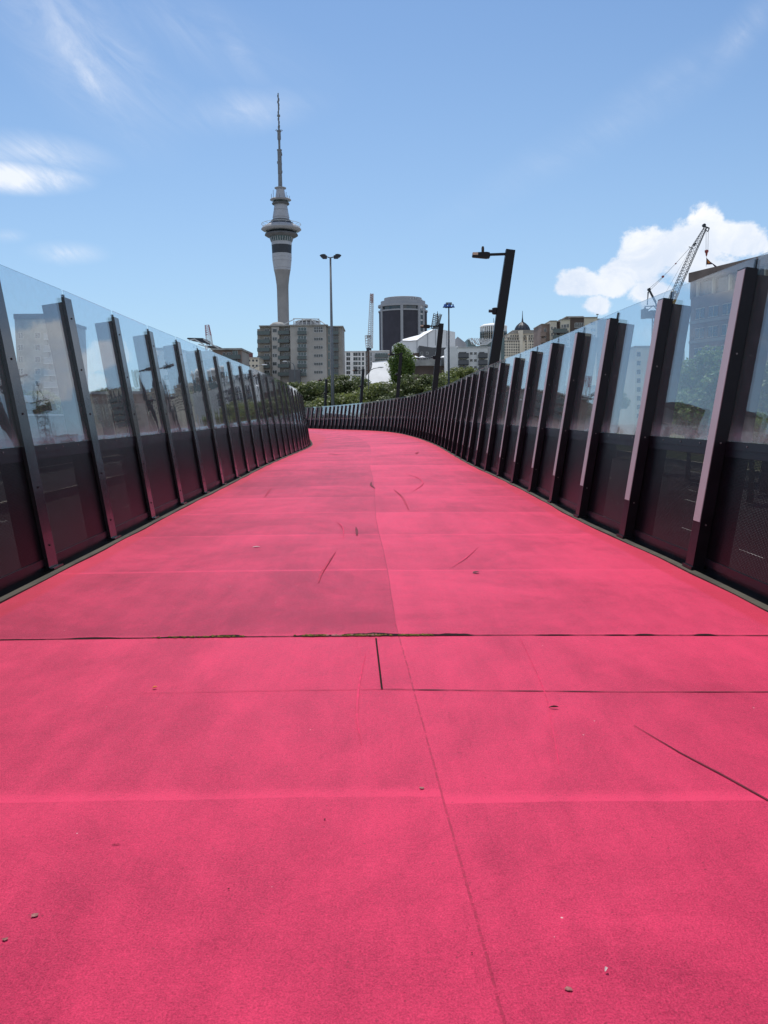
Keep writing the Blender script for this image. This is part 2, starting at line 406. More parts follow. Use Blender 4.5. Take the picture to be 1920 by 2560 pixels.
def samp(C, L, s):
    k = int(np.searchsorted(L, s)); k = max(1, min(len(C)-1, k))
    f = (s-L[k-1])/max(1e-6, L[k]-L[k-1]); return C[k-1].lerp(C[k], max(0, min(1, f)))
def s_at_y(C, L, y):
    for k in range(len(C)):
        if C[k].y >= y: return float(L[k])
def frame(C, L, s, side):
    p = samp(C, L, s); t = (samp(C, L, s+.3)-samp(C, L, s-.3)); t.z = 0; t.normalize()
    out = Vector((t.y, -t.x, 0))*side            # outward from the deck
    a = R_(8.2)
    z = (Vector((0, 0, 1))*math.cos(a)+out*math.sin(a)).normalized()
    x = (out-z*out.dot(z)).normalized(); y = z.cross(x)
    return p, x, y, z, out, t
def mat4(p, x, y, z):
    return Matrix(((x.x, y.x, z.x, p.x), (x.y, y.y, z.y, p.y), (x.z, y.z, z.z, p.z), (0, 0, 0, 1)))

# ------------------------------------------------------------------ deck (the path)
sl0, sr0 = s_at_y(LC, LL, -13.9), s_at_y(RC, RL, -13.9)
sl1, sr1 = float(LL[-1])-2, float(RL[-1])-2
def pair(q):
    """left and right edge of the deck at parameter q (0..1), matched by depth then by arc share"""
    ys = 46.0
    sly, sry = s_at_y(LC, LL, ys), s_at_y(RC, RL, ys)
    if q < .5:
        y = -13.9+(ys+13.9)*q*2
        a, b = s_at_y(LC, LL, y), s_at_y(RC, RL, y)
    else:
        f = (q-.5)*2; a = sly+(sl1-sly)*f; b = sry+(sr1-sry)*f
    return a, b
INSET = .165
NR, NT = 260, 26
mb = MB(); uvs = []; sacc = 0; prev = None
path_root = empty('path', (0, 0, 0), kind='structure', label='bright pink coated footpath running between two dark fences')
rows = []
for r in range(NR+1):
    a, b = pair(r/NR)
    pl, _, _, _, ol, _ = frame(LC, LL, a, -1); pr, _, _, _, orr, _ = frame(RC, RL, b, 1)
    pl = pl-ol*INSET; pr = pr-orr*INSET
    rows.append((pl, pr, ol, orr)); c = (pl+pr)/2
    if prev is not None: sacc += (c-prev).length
    elif True: sacc = c.y
    prev = c; w = (pr-pl).length
    for k in range(NT+1):
        f = k/NT; p = pl.lerp(pr, f)
        cr = .018*math.sin(math.pi*f)
        mb.v.append((p.x, p.y, p.z+cr-.018*0+.004*math.sin(p.y*2.56+f*3)*min(1, max(0, (p.y-3)/6))))
        uvs.append(((f-.5)*w, sacc))
for r in range(NR):
    for k in range(NT):
        i = r*(NT+1)+k; mb.f.append((i, i+1, i+NT+2, i+NT+1)); mb.m.append(0)
mb.build('path_surface', M['deck'], path_root, smooth=True, uv=uvs)
# body of the bridge under the coating, kerb strips and edge beams
body = MB(); 
for r in range(0, NR, 2):
    (a, b, oa, ob), (c, d, oc, od) = rows[r], rows[min(r+2, NR)]
    up = Vector((0, 0, 1))
    body.hexa([a+oa*.55-up*.95, b+ob*.55-up*.95, d+od*.55-up*.95, c+oc*.55-up*.95, a+oa*.55-up*.07, b+ob*.55-up*.07, d+od*.55-up*.07, c+oc*.55-up*.07])
body.build('bridge_beam', M['concrete_dk'], path_root)
for idx, nm in ((0, 'kerb'), (1, 'kerb')):
    kb = MB(); n = 0
    for r in range(NR+1):
        p = rows[r][idx]; o = rows[r][2+idx]
        jig = .006*math.sin(r*1.7)
        for (dx, dz) in ((-.012+jig, -.06), (-.012+jig, .014), (.055, .020), (.065, -.06)):
            q = p+o*dx; kb.v.append((q.x, q.y, q.z+dz))
    for r in range(NR):
        for k in range(3):
            i = r*4+k; f = (i, i+4, i+5, i+1); kb.f.append(f if idx == 0 else f[::-1]); kb.m.append(0)
    kb.build(nm, M['kerb'], path_root)
def deckz(x, y):
    """height of the coated surface near the camera"""
    return .018*math.cos(min(1.5, abs(x+.15)/3.0*math.pi/2))
def ribbon(name, pts, w, m, dz=.005, wf=None):
    """a thin flat mark lying on the path"""
    b = MB(); n = len(pts)
    for k, p in enumerate(pts):
        a = pts[max(0, k-1)]; c = pts[min(n-1, k+1)]
        t = Vector((c[0]-a[0], c[1]-a[1], 0)).normalized(); r = Vector((t.y, -t.x, 0))
        ww = (wf(k/(n-1)) if wf else 1)*w/2
        for sgn in (-1, 1):
            q = Vector((p[0], p[1], 0))+r*ww*sgn
            b.v.append((q.x, q.y, deckz(q.x, q.y)+dz+(.006 if q.y > 6 else 0)))
    for k in range(n-1): b.f.append((2*k, 2*k+1, 2*k+3, 2*k+2)); b.m.append(0)
    return b.build(name, m, path_root)
def px_line(P, n=14):
    P = [gnd(*p) for p in P]; out = []
    for i in range(len(P)-1):
        for k in range(n): out.append(P[i].lerp(P[i+1], k/n))
    out.append(P[-1]); return out
rnd = random.Random(3)
# open expansion joint across the whole width
pts = []; N = 260; ym = []
nz = [rnd.uniform(-1, 1) for _ in range(N+1)]
def sm(i, k): 
    w_ = nz[max(0, i-k):i+k+1]; return sum(w_)/len(w_)
x0, x1 = -3.38, 2.92
JB = [(gnd(p_, 1598).x, w__/F*5.7, am) for p_, w__, am in ((470,70,.012), (560,45,.032), (790,45,.030), (905,55,.045), (965,40,.034), (1050,50,.028), (1140,38,.030), (1620,22,.018), (1775,22,.014), (250,60,.008))]
b = MB()
for i in range(N+1):
    x = x0+(x1-x0)*i/N; yb = 5.655-.035*(x-x0)/3
    bulge = sum(am*math.exp(-((x-cx0)/wd)**4) for cx0, wd, am in JB)
    w = .009+bulge*(1.35+1.2*sm(i, 4))+max(0, sm(i, 3))*.02+abs(nz[i])*.003
    zz = deckz(x, yb)+.0045
    b.v.append((x, yb-.004*abs(nz[i-1]), zz)); b.v.append((x, yb+w, zz+.001))
for i in range(N): b.f.append((2*i, 2*i+2, 2*i+3, 2*i+1)); b.m.append(0)
b.build('joint_gap', M['crack'], path_root)
mo = MB()
for _ in range(260):
    c = rnd.choice(((470, 45, 0), (560, 25, 0), (780, 25, 0), (900, 28, 0), (900, 28, 0), (1040, 22, 0), (840, 25, 1), (925, 12, 1)))
    x = gnd(rnd.gauss(c[0], c[1]), 1600).x; yb = 5.655-.035*(x-x0)/3; y = yb+abs(rnd.gauss(0, .012)); r = rnd.uniform(.004, .012); z = deckz(x, y)+.0065
    mo.lathe([(r*1.3, z), (r*.7, z+r*.5), (r*.15, z+r*.7)], 5, c[2], x, y)
mo.build('joint_moss', [M['moss'], M['rubble']], path_root, kind='stuff')
ribbon('surface_cut', px_line([(940, 1603), (955, 1732)]), .011, M['crack'])
ribbon('surface_cut', px_line([(955, 1732), (1200, 1735), (1560, 1737), (1960, 1734)], 20), .011, M['scuff'], wf=lambda t: .45+.9*abs(math.sin(t*9))*abs(math.sin(t*23+1)))
ribbon('surface_cut', px_line([(955, 1732), (700, 1735), (330, 1741)], 20), .006, M['scuff_l'], wf=lambda t: .9-.5*t)
ribbon('tyre_mark', px_line([(1585, 1822), (1700, 1890), (1810, 1948), (1935, 2018)], 12),   .010, M['scuff'], wf=lambda t: .25+.9*min(1, t*2))
def scr(p): return (600+p[0]*.3918, 1000+p[1]*.3918)
def curve_px(P, n=10):
    P = [Vector((*p, 0)) for p in P]; P = [P[0]*2-P[1]]+P+[P[-1]*2-P[-2]]; out = []
    for i in range(len(P)-3):
        a, b_, c, d = P[i:i+4]
        for k in range(n):
            t = k/n; q = .5*((2*b_)+(c-a)*t+(2*a-5*b_+4*c-d)*t*t+(3*b_-a-3*c+d)*t**3); out.append(gnd(q.x, q.y))
    return out
taper = lambda t: .25+.9*math.sin(math.pi*t)
for P, w, mm in (([(560,343),(620,350),(690,351)], .10, 'scuff'), ([(838,530),(838,552),(865,575)], .045, 'scuff'), ([(740,822),(745,850),(746,880)], .03, 'scuff'),
                 ([(202,565),(180,590),(155,632)], .035, 'scuff_l'), ([(1060,475),(1130,500),(1166,528),(1150,558),(1095,595)], .03, 'scuff_f'),
                 ([(980,578),(1030,620),(1060,670),(1078,712)], .03, 'scuff_l'), ([(610,785),(645,810),(662,850),(655,905)], .012, 'scuff_f'),
                 ([(1525,945),(1440,1020),(1330,1090)], .010, 'scuff_f'), ([(1120,345),(1140,332)], .08, 'scuff_l'), ([(610,980),(520,1120),(500,1190)], .022, 'scuff_l')):
    ribbon('tyre_mark', curve_px([scr(p) for p in P]), w, M[mm], wf=taper)
ribbon('tyre_mark', curve_px([(915,1640),(898,1720),(893,1800),(905,1880)]), .010, M['scuff_f'], wf=taper)
ribbon('tyre_mark', curve_px([(1300,1600),(1362,1740),(1385,1850),(1398,1930)]), .007, M['scuff_f'], wf=taper)
def spot(px, py, w, h, m, name='worn_spot', seed=0, n=14):
    c = gnd(px, py); r2 = random.Random(seed+int(px)); b = MB(); vs = []
    for k in range(n):
        a = 2*math.pi*k/n; q = r2.uniform(.6, 1.1); vs.append((c.x+math.cos(a)*w*q, c.y+math.sin(a)*h*q))
    b.v = [(x, y, deckz(x, y)+.0045) for x, y in vs]; b.f = [tuple(range(n))]; b.m = [0]
    b.build(name, m, path_root)
for a in ((88, 2303, .013, .012), (14, 2363, .010, .008), (1421, 2490, .013, .011), (1055, 1982, .012, .010)): spot(*a, M['rubble'])
for a in ((290, 2124, .022, .003), (812, 2062, .004, .006), (572, 2237, .004, .003), (1180, 2400, .003, .003)): spot(*a, M['crack'])
# litter
def litter(px, py, L, W, m, ang, label, nm='leaf', cat='leaf'):
    c = gnd(px, py); z = deckz(c.x, c.y)+.0055; b = MB(); n = 7
    for k in range(n):
        t = k/(n-1); wv = W/2*math.sin(math.pi*min(1, t*.9+.05))**.8; x = (t-.5)*L
        for sgn in (-1, 0, 1): b.v.append((x, sgn*wv, .001+.006*abs(sgn)*math.sin(t*3)+.004*t))
    for k in range(n-1):
        for j in range(2): i = 3*k+j; b.f.append((i, i+3, i+4, i+1)); b.m.append(0)
    nv_ = len(b.v); b.v += [(x, y, zz+.0015) for x, y, zz in b.v]
    b.f += [tuple(q+nv_ for q in f[::-1]) for f in list(b.f)]; b.m += [0]*(len(b.f)-len(b.m))
    o = b.build(nm, m); o.location = (c.x, c.y, z); o.rotation_euler.z = ang
    tag(o, label=label, cat=cat); return o
M['leaf_o'] = mat('orange_leaf', (.75, .20, .02), .6, .3, var=.2, vscale=60)
M['leaf_b'] = mat('brown_leaf', (.05, .012, .015), .7, .3, var=.2, vscale=60)
M['chip'] = mat('pale_chip', (.75, .62, .60), .8, .3, var=.1)
litter(387, 1729, .026, .020, M['leaf_o'], .3, 'tiny orange leaf lying on the pink path left of the short cut')
litter(1384, 1779, .050, .014, M['leaf_b'], -.15, 'small dark twig-like leaf lying right of the long seam')
litter(1190, 1437, .07, .05, M['leaf_b'], .5, 'dark crumpled leaf on the path beyond the open joint, right half')
litter(640, 1372, .09, .03, M['chip'], .1, 'white paper scrap on the left half of the path beyond the joint', 'paper_scrap', 'litter')
litter(1515, 2446, .012, .008, M['chip'], .8, 'small white chip near the bottom of the view, right of the seam', 'paper_scrap', 'litter')

# ------------------------------------------------------------------ fences
def post_right():
    p = MB(); p.box(-.125, -.095, .03, -.012, .095, 2.90); p.box(.018, -.03, -.02, .25, .03, 2.86)
    p.box(-.012, -.02, .03, .018, .02, 3.0); p.box(-.145, -.12, .0, .06, .12, .03)
    for z in (.45, 1.25, 2.1):
        p.tube([(-.07, -.095, z), (-.07, -.101, z)], .009, 8, 1)
    lt = MB(); lt.box(-.131, -.082, .47, -.125, .082, 2.885)
    return p.mesh('post', [M['paint'], M['bolt']]), lt.mesh('light_strip', M['strip'])
def post_left():
    p = MB(); p.box(-.05, -.12, .03, -.012, .12, 3.03); p.box(.018, -.028, -.02, .27, .028, 2.99)
    p.box(-.012, -.022, .03, .018, .022, 3.08); p.box(-.10, -.13, .0, .06, .13, .026)
    bt = MB()
    for z in (.25, .85, 1.6, 2.15, 2.78):
        bt.tube([(-.05, .0, z), (-.057, .0, z)], .011, 8)
    return p.mesh('post', M['paint_gloss']), bt.mesh('bolts', M['crack'])
UP = Vector((0, 0, 1))
def fence(root, C, L, side, y_start, meshes, zt, sp=2.05):
    base_s = s_at_y(C, L, y_start)
    s0 = base_s-sp*int((base_s-s_at_y(C, L, -12.5))/sp); out = []
    pm, sub = meshes; s = s0; jr = random.Random(11+side)
    while s < L[-1]-3: out.append(s); s += sp
    for s in out:
        p, x, y, z, o, t = frame(C, L, s, side)
        ob = bpy.data.objects.new('post', pm); scene.collection.objects.link(ob); ob.parent = root
        ob.matrix_world = mat4(p, x, y, z) @ Matrix.Rotation(R_(jr.uniform(-.9, .9)), 4, 'Z') @ Matrix.Rotation(R_(jr.uniform(-.12, .12)), 4, 'X')
        nb = bpy.data.objects.new('light_strip' if side > 0 else 'bolt_row', sub); scene.collection.objects.link(nb); nb.parent = ob
    rj = random.Random(5+side)
    for a, b_ in zip(out[:-1], out[1:]):
        A = frame(C, L, a, side); B = frame(C, L, b_, side)
        def pt(fr, xx, zz, along): 
            p, x, y, z, o, t = fr; return p+x*xx+z*zz+t*along
        tl = rj.uniform(-.006, .006)
        def slab(z0, z1, x0, x1, g, ja=0, jb=0):
            q = []
            for zz in (z0, z1):
                q += [pt(A, x0+ja, zz, g), pt(B, x0+jb, zz, -g), pt(B, x1+jb, zz, -g), pt(A, x1+ja, zz, g)]
            return q
        W = sp-.06
        def with_uv(q, name, m, z0, z1, par):
            bb = MB(); bb.hexa(q)
            uv = [(0, 0), (W, 0), (W, 0), (0, 0), (0, z1-z0), (W, z1-z0), (W, z1-z0), (0, z1-z0)]
            off = round(a*7.3) % 50
            if m is M['pane']: uv = [(u+off, v) for u, v in uv]
            return bb.build(name, m, par, uv=uv)
        with_uv(slab(1.275, zt, -.006, .006, .028, tl, -tl), 'glass_panel', M['pane'], 1.275, zt, root)
        mp = with_uv(slab(.13, 1.20, -.003, .000, .03), 'mesh_panel', M['perf'], .13, 1.20, root)
        fb = MB(); fb.hexa(slab(1.20, 1.272, -.016, .012, .03)); fb.hexa(slab(.06, .13, -.018, .014, .03)); fb.hexa(slab(-.05, .06, .0, .012, .0)); fb.hexa(slab(1.13, 1.20, -.010, .008, .03)); fb.hexa(slab(.13, 1.13, -.010, .008, .0)[:0] or slab(-.06, -.05, -.09, .2, .0))  # slabs under the bottom rail: dark plates added to blacken the foot gap
        for off in (.5, 1.0, 1.5):
            c = (pt(A, -.016, 1.238, 0)).lerp(pt(B, -.016, 1.238, 0), off/sp); fb.tube([c, c-A[1]*.006], .009, 6, 1)
        fb.build('frame_rail', [M['paint'], M['bolt']], mp)
fr_ = empty('fence', (3.1, 8, 0), label='right-hand dark leaning fence with pale light strips on its posts, curving left', cat='fence')
fl_ = empty('fence', (-3.4, 8, 0), label='left-hand dark leaning fence with bolted posts and no light strips', cat='fence')
for e_ in (fr_, fl_): e_.location = (0, 0, 0)
fence(fr_, RC, RL, 1, 8.0, post_right(), 3.03)
fence(fl_, LC, LL, -1, 8.35, post_left(), 3.14)

# ------------------------------------------------------------------ terrain, roads
GZ = -6.2
def sheet(name, x0, y0, x1, y1, z, m, **tg):
    b = MB(); b.quad((x0, y0, z), (x1, y0, z), (x1, y1, z), (x0, y1, z)); return b.build(name, m, **tg)
sheet('ground', -6000, -3000, 6000, 9000, GZ, M['grass'], kind='structure')
sheet('paved_ground', -3500, 215, 3500, 4000, GZ+.02, M['paving'], kind='structure')
sheet('road', 8, -60, 40.6, 230, GZ+.03, M['asphalt'], kind='structure')
sheet('road', -46.5, -60, -9, 230, GZ+.03, M['asphalt'], kind='structure')
ml = MB()
for X0 in (37.5, 33.9, 30.3, 26.7, 20, 16.4, -43, -39.4, -35.8, -26, -22.4, -18.8):
    y = -20
    while y < 180:
        ml.quad((X0-.07, y, GZ+.036), (X0+.07, y, GZ+.036), (X0+.07, y+3, GZ+.036), (X0-.07, y+3, GZ+.036)); y += 9
for X0 in (39.9, 12.4, -45.8, -15, -33): ml.quad((X0-.07, -60, GZ+.036), (X0+.07, -60, GZ+.036), (X0+.07, 230, GZ+.036), (X0-.07, 230, GZ+.036))
for k in range(9):                                   # chevrons of the left gore
    y = 18+k*5
    ml.quad((-32.6, y, GZ+.037), (-32.6, y+.9, GZ+.037), (-28.6, y+4.4, GZ+.037), (-28.6, y+3.5, GZ+.037))
ml.build('road_markings', M['line'], kind='structure')
def barrier(x, y0, y1, z0, z1, w, label, m='barrier'):
    b = MB(); b.prism([(x-w, z0), (x+w, z0), (x+w*.45, z0+(z1-z0)*.35), (x+w*.3, z1), (x-w*.3, z1), (x-w*.45, z0+(z1-z0)*.35)], y0, y1)
    c = MB(); c.box(x-w*.5, y0, z1, x+w*.5, y1, z1+.10)
    o = b.build('road_barrier', M['concrete_dk'], label=label, cat='barrier'); c.build('barrier_cap', M[m], o); return o
barrier(41.4, -40, 220, GZ, -5.15, .35, 'long low barrier with a pale cap beyond the road on the right')
barrier(-47.2, -40, 220, GZ, -5.25, .35, 'long low barrier at the far side of the left road')
barrier(-30.6, -40, 220, GZ, -5.25, .35, 'long low barrier in the middle of the left road')
w_ = MB(); w_.box(-56, -30, GZ, -55, 170, 1.85); wo = w_.build('retaining_wall', M['concrete_dk'], label='dark retaining wall with a pale coping beyond the left road', cat='wall')
c_ = MB(); c_.box(-56.1, -30, 1.85, -54.9, 170, 2.15); c_.build('coping', M['pgrey'], wo)
v_ = MB(); v_.box(-66, -30, 3.1, -62, 190, 4.6); vo_ = v_.build('road_viaduct', M['concrete_dk'], label='raised roadway with a white parapet seen through the left glass', cat='viaduct')
c_ = MB(); c_.box(-62.0, -30, 4.3, -61.8, 190, 5.45); c_.build('parapet', M['white'], vo_)
for k in range(8):
    p_ = MB(); p_.box(-65, 5+k*24, GZ, -63, 6.5+k*24, 3.1); p_.build('pier', M['concrete_dk'], vo_)
# rising bank on the right behind the road, far bushy hills on the left
hb = MB()
nx, ny = 24, 60
for j in range(ny+1):
    for i in range(nx+1):
        x = 43+i*3; y = -30+j*5; h = 5.2*smooth01((i*3)/34)*(.75+.25*math.sin(y*.07+1)); hb.v.append((x, y, GZ-.05+h+.35*math.sin(x*.9)*math.sin(y*.5)*(i > 0)))
for j in range(ny):
    for i in range(nx): k = j*(nx+1)+i; hb.f.append((k, k+1, k+nx+2, k+nx+1)); hb.m.append(0)
hb.build('embankment', M['grass'], smooth=True, kind='structure')
hl = MB(); n = 120
for k in range(n+1):
    a = R_(-80+k*160/n); rr = 1500; x, y = math.sin(a)*rr, math.cos(a)*rr
    h = 24+9*math.sin(k*.31)+5*math.sin(k*.9+1)+1.6*math.sin(k*2.9)
    hl.v += [(x*.8, y*.8, GZ-2), (x, y, GZ+h), (x*1.5, y*1.5, GZ+h*.9)]
for k in range(n): 
    i = 3*k; hl.f += [(i, i+3, i+4, i+1), (i+1, i+4, i+5, i+2)]; hl.m += [0, 0]
hl.build('hills', M['hill'], kind='structure')

# ------------------------------------------------------------------ lamp posts of the path
def lamp_post(px, py, D, lat, fwd, label, rot=0.0):
    """px,py: pixel of the post's top; D: its distance; lat, fwd: its lean. The arm reaches over the path."""
    top = at(px, py, D); dirv = Vector((lat, fwd, 1)).normalized()
    foot = top-dirv*((top.z+.9)/dirv.z)
    root = empty('lamp_post', foot, 0, label=label, cat='lamp post', group='leaning lamp posts along the right-hand fence')
    Lh = (top-foot).length; ax = Vector((math.cos(rot), math.sin(rot), 0)); xx = (ax-dirv*ax.dot(dirv)).normalized(); yy = dirv.cross(xx)
    p = MB(); c = []
    w0, w1, dd = .17, .145, .11
    for z, w in ((0, w0), (Lh, w1)):
        c += [xx*sx_*w+yy*sy_*dd+dirv*z for sx_, sy_ in ((-1,-1),(1,-1),(1,1),(-1,1))]
    p.hexa(c); p.build('pole', M['paint'], root)
    T = top-foot
    a = MB(); a.bar(T-dirv*.14-xx*.1, T-dirv*.14-ax*.75, .07, .075); a.build('arm', M['paint'], root)
    h0 = T-dirv*.14-ax*.83+Vector((0, 0, .0))
    h = MB(); 
    h.prism([(-.62, -.05), (-.58, -.09), (.14, -.14), (.3, -.13), (.34, -.05), (.3, .07), (.14, .09), (-.3, .08), (-.58, .07)], -.13, .13)
    ho = h.build('lamp_head', M['paint'], root); ho.location = h0; ho.scale = (.60, .7, .85)
    l = MB(); l.box(-.60, -.135, -.02, -.32, .135, .075); l.build('lens', M['copper'], ho)
    s_ = MB(); s_.lathe([(.075, .07), (.075, .24), (.055, .3), (.02, .31)], 12, 0, -.05, 0); s_.build('sensor', M['trunk'], ho)
    k = MB(); kc = T-dirv*(Lh*.0+1.95)-xx*.2; k.lathe([(.05, -.11), (.1, -.09), (.1, .09), (.05, .11)], 12); ko = k.build('camera_unit', M['paint'], root); ko.location = kc
    k2 = MB(); k2.tube([(-.09, 0, .0), (-.2, -.02, .0)], .05, 10); k2.build('camera_lens', M['steel_d'], ko)
    br = MB(); br.bar(foot*0+dirv*.3, dirv*.3-ax*(1.0), .12, .16); br.build('bracket', M['paint'], root)
    return root
lamp_post(1276, 625, 27.2, .144, 0, 'largest and nearest leaning lamp post, its head against open sky right of centre')
lamp_post(1103, 809, 48.8, .102, .02, 'second nearest leaning lamp post, in front of the white sheeted building')
lamp_post(1003, 882, 76, .094, .05, 'third leaning lamp post, standing in front of the upright poplar')
lamp_post(908, 923, 94, .078, .08, 'fourth leaning lamp post, standing before the white curved sail wall', rot=.3)
lamp_post(816, 948, 113, .055, .1, 'smallest and farthest leaning lamp post, dark against the trees below the apartment block', rot=.4)

# tall street light with two pairs of heads
def pole_root(name, px, py, D, **tg):
    t = at(px, py, D); return empty(name, (t.x, t.y, GZ), **tg), t.z-GZ
r_, H = pole_root('street_light', 826, 643, 138, label='tall grey street light with two pairs of drooping heads in front of the apartment block', cat='street light')
p = MB(); p.tube([(0, 0, 0), (0, 0, H*.4), (0, 0, H)], [.36, .28, .15], 12); p.build('pole', M['steel'], r_, smooth=True)
for sg in (-1, 1):
    for q, (x1_, z1_, yy_) in enumerate(((.85, .42, .35), (.62, -.02, -.35))):
        a = MB(); a.tube([(0, 0, H-.1), (sg*.5*x1_, yy_*.4, H+.0), (sg*.8*x1_, yy_, H+z1_*.8)], .05, 8); ao = a.build('arm', M['steel_d'], r_)
        h = MB(); h.prism([(-.55, .05), (-.25, -.3), (.38, -.3), (.45, -.15), (.40, .22), (.0, .26), (-.35, .18)], -.22, .22)
        ho = h.build('lamp_head', M['steel_d'], r_); ho.location = (sg*(x1_+.35), yy_, H+z1_*.7)
        if sg > 0: ho.rotation_euler.z = math.pi
        ho.scale = (1.0, 1, 1)
r_, H = pole_root('floodlight_mast', 1122, 768, 118, label='tall slim pole carrying a crown of blue bell floodlights', cat='floodlight')
p = MB(); p.tube([(0, 0, 0), (0, 0, H*.5), (0, 0, H)], [.2, .15, .09], 12); p.build('pole', M['steel_d'], r_, smooth=True)
b = MB(); b.box(-.40, -.3, H+.32, .40, .3, H+.62); b.build('head_frame', M['steel'], r_)
for k in range(7):
    a = k*2*math.pi/7+.2; x, y = math.cos(a)*.62, math.sin(a)*.62
    if k == 6: x = y = 0
    l = MB(); l.lathe([(.24, -.05), (.22, .03), (.10, .2), (.07, .42)], 12); lo = l.build('floodlight', M['blue'], r_, smooth=True); lo.location = (x, y, H+.02)
b = MB()
for k in range(6): a = k*2*math.pi/7+.2; b.tube([(0, 0, H+.4), (math.cos(a)*.62, math.sin(a)*.62, H+.42)], .035, 6)
b.build('spider_arm', M['blue'], r_)
for px, py, D, sg, lab in ((661, 914, 150, 1, 'short curved street light below the left edge of the apartment block'), (712, 905, 190, -1, 'small curved street light in front of the apartment balconies'), (952, 920, 150, 1, 'small street light beside the curved sail wall')):
    r_, H = pole_root('street_light', px, py, D, label=lab, cat='street light')
    p = MB(); p.tube([(-sg*2.2, 0, 0), (-sg*2.2, 0, H-1.2), (-sg*1.9, 0, H-.4), (-sg*1.2, 0, H-.05), (0, 0, H+.1)], [.13, .1, .08, .06, .05], 8); p.build('pole', M['steel'], r_)
    h = MB(); h.lathe([(.08, -.1), (.28, -.02), (.2, .12), (.05, .16)], 10, sxy=(2, 1)); h.build('lamp_head', M['steel_w'], r_).location = (0, 0, H+.1)

# ------------------------------------------------------------------ tower
TX = at(708.5, 800, 834).x
tw = empty('communications_tower', (TX, 834, GZ), label='very tall slender concrete tower with ringed observation pods and a needle mast', cat='tower')
def tz(py): return at(700, py, 834).z-GZ
K = .403
c1 = lambda p, r: (r*.1808*K, tz(200+p*.1808))
c2 = lambda p, r: (r*.15672*K, tz(520+p*.15672))
def seg(name, prof, m, n=40, smooth=True, par=tw):
    b = MB(); b.lathe(sorted(prof, key=lambda q: q[1]) if name != 'pod_roof' else prof, n); o = b.build(name, m, par, smooth=False)
    return o
M['tower_c'] = mat('tower_concrete', (.27, .26, .26), .85, .3, var=.14, vscale=.05)
M['tower_w'] = mat('tower_panels', (.37, .375, .41), .5, .5, var=.08, vscale=.1)
seg('shaft', [(22, 0), (17, 20), (88*.15672*K, 60), c2(1800, 88), c2(1300, 90), c2(1230, 93), c2(1100, 108), c2(1000, 126)], M['tower_c'])
def lth(name, pts, m, f=c2, n=40):
    b = MB(); pr = [f(p, r) for p, r in pts]; b.lathe(pr[::-1], n); return b.build(name, m, tw)
lth('lower_pod', [(735, 151), (790, 150), (792, 147), (797, 147), (799, 150), (845, 147), (847, 143), (851, 143), (853, 146), (960, 133), (962, 128), (968, 128), (970, 132), (992, 131), (1000, 124)], M['tower_w'])
lth('black_band', [(600, 154), (735, 149)], M['steel_d'])
lth('upper_collar', [(545, 156), (600, 156)], M['tower_w'])
lth('restaurant_glazing', [(470, 183), (480, 176), (545, 158)], M['tealglass'])
b = MB()
for k in range(28):
    a = k*2*math.pi/28; r0, z0 = c2(478, 181); r1, z1 = c2(545, 160)
    b.bar((r0*math.cos(a), r0*math.sin(a), z0), (r1*math.cos(a), r1*math.sin(a), z1), .5)
b.build('mullions', M['tower_w'], tw)
lth('lower_ring', [(405, 212), (418, 250), (440, 256), (460, 225), (472, 186)], M['dgrey'])
lth('deck_glazing', [(375, 246), (405, 222)], M['glass'])
lth('deck_glazing', [(330, 250), (375, 246)], M['glass'])
lth('pod_lip', [(268, 205), (285, 240), (315, 290), (345, 308), (362, 285), (376, 248)], M['grey'])
lth('pod_roof', [(225, 150), (240, 185), (262, 200), (270, 205)], M['steel_d'])
b = MB(); zr = tz(520+262*.15672); zr2 = tz(520+285*.15672); rr = 302*.15672*K
b.tube([(rr*math.cos(a*math.pi/20), rr*math.sin(a*math.pi/20), zr) for a in range(41)], .22, 6)
for k in range(16):
    a = k*math.pi/8; b.bar((rr*math.cos(a), rr*math.sin(a), zr), (rr*.8*math.cos(a), rr*.8*math.sin(a), zr2), .25)
b.build('ring_rail', M['steel_w'], tw)
lth('equipment_ring', [(190, 120), (200, 150), (222, 155), (235, 150)], M['dgrey'])
lth('neck', [(150, 105), (190, 118)], M['steel_d'])
lth('upper_cone', [(1715, 84), (1735, 86), (1800, 95), (1803, 91), (1808, 91), (1810, 96), (1905, 112), (1908, 108), (1935, 112)], M['tower_w'], c1)
lth('service_ring', [(1700, 108), (1712, 117), (1722, 112), (1728, 84)], M['dgrey'], c1)
lth('service_glazing', [(1672, 112), (1700, 105)], M['glass'], c1)
lth('upper_ring', [(1636, 95), (1648, 130), (1660, 141), (1668, 125), (1678, 108)], M['grey'], c1)
lth('small_cone', [(1505, 51), (1630, 69), (1640, 70)], M['tower_w'], c1)
lth('top_ring', [(1486, 60), (1492, 78), (1502, 76), (1512, 52)], M['grey'], c1, 28)
M['mast'] = mat('mast_steel', (.17, .18, .20), .6, .4, var=.15)
lth('mast', [(180, 7), (300, 8), (470, 7), (480, 7), (482, 20), (505, 20), (508, 9), (600, 9), (690, 12), (704, 12), (706, 28), (716, 28), (720, 22), (820, 24), (835, 15), (950, 14), (962, 16), (964, 34), (976, 32), (980, 27), (1300, 28), (1304, 22), (1310, 26), (1480, 28), (1490, 30)], M['mast'], c1, 16)
b = MB()
rq = random.Random(9)
for k in range(34):                       # antenna panels up the mast
    p_ = rq.choice([rq.uniform(190, 460), rq.uniform(520, 690), rq.uniform(990, 1290)]); rad = 10 if p_ < 700 else 30
    a = rq.uniform(0, 6.28); r0, z0 = c1(p_, rad); b.box(r0*math.cos(a)-.35, r0*math.sin(a)-.35, z0-1.1, r0*math.cos(a)+.35, r0*math.sin(a)+.35, z0+1.1)
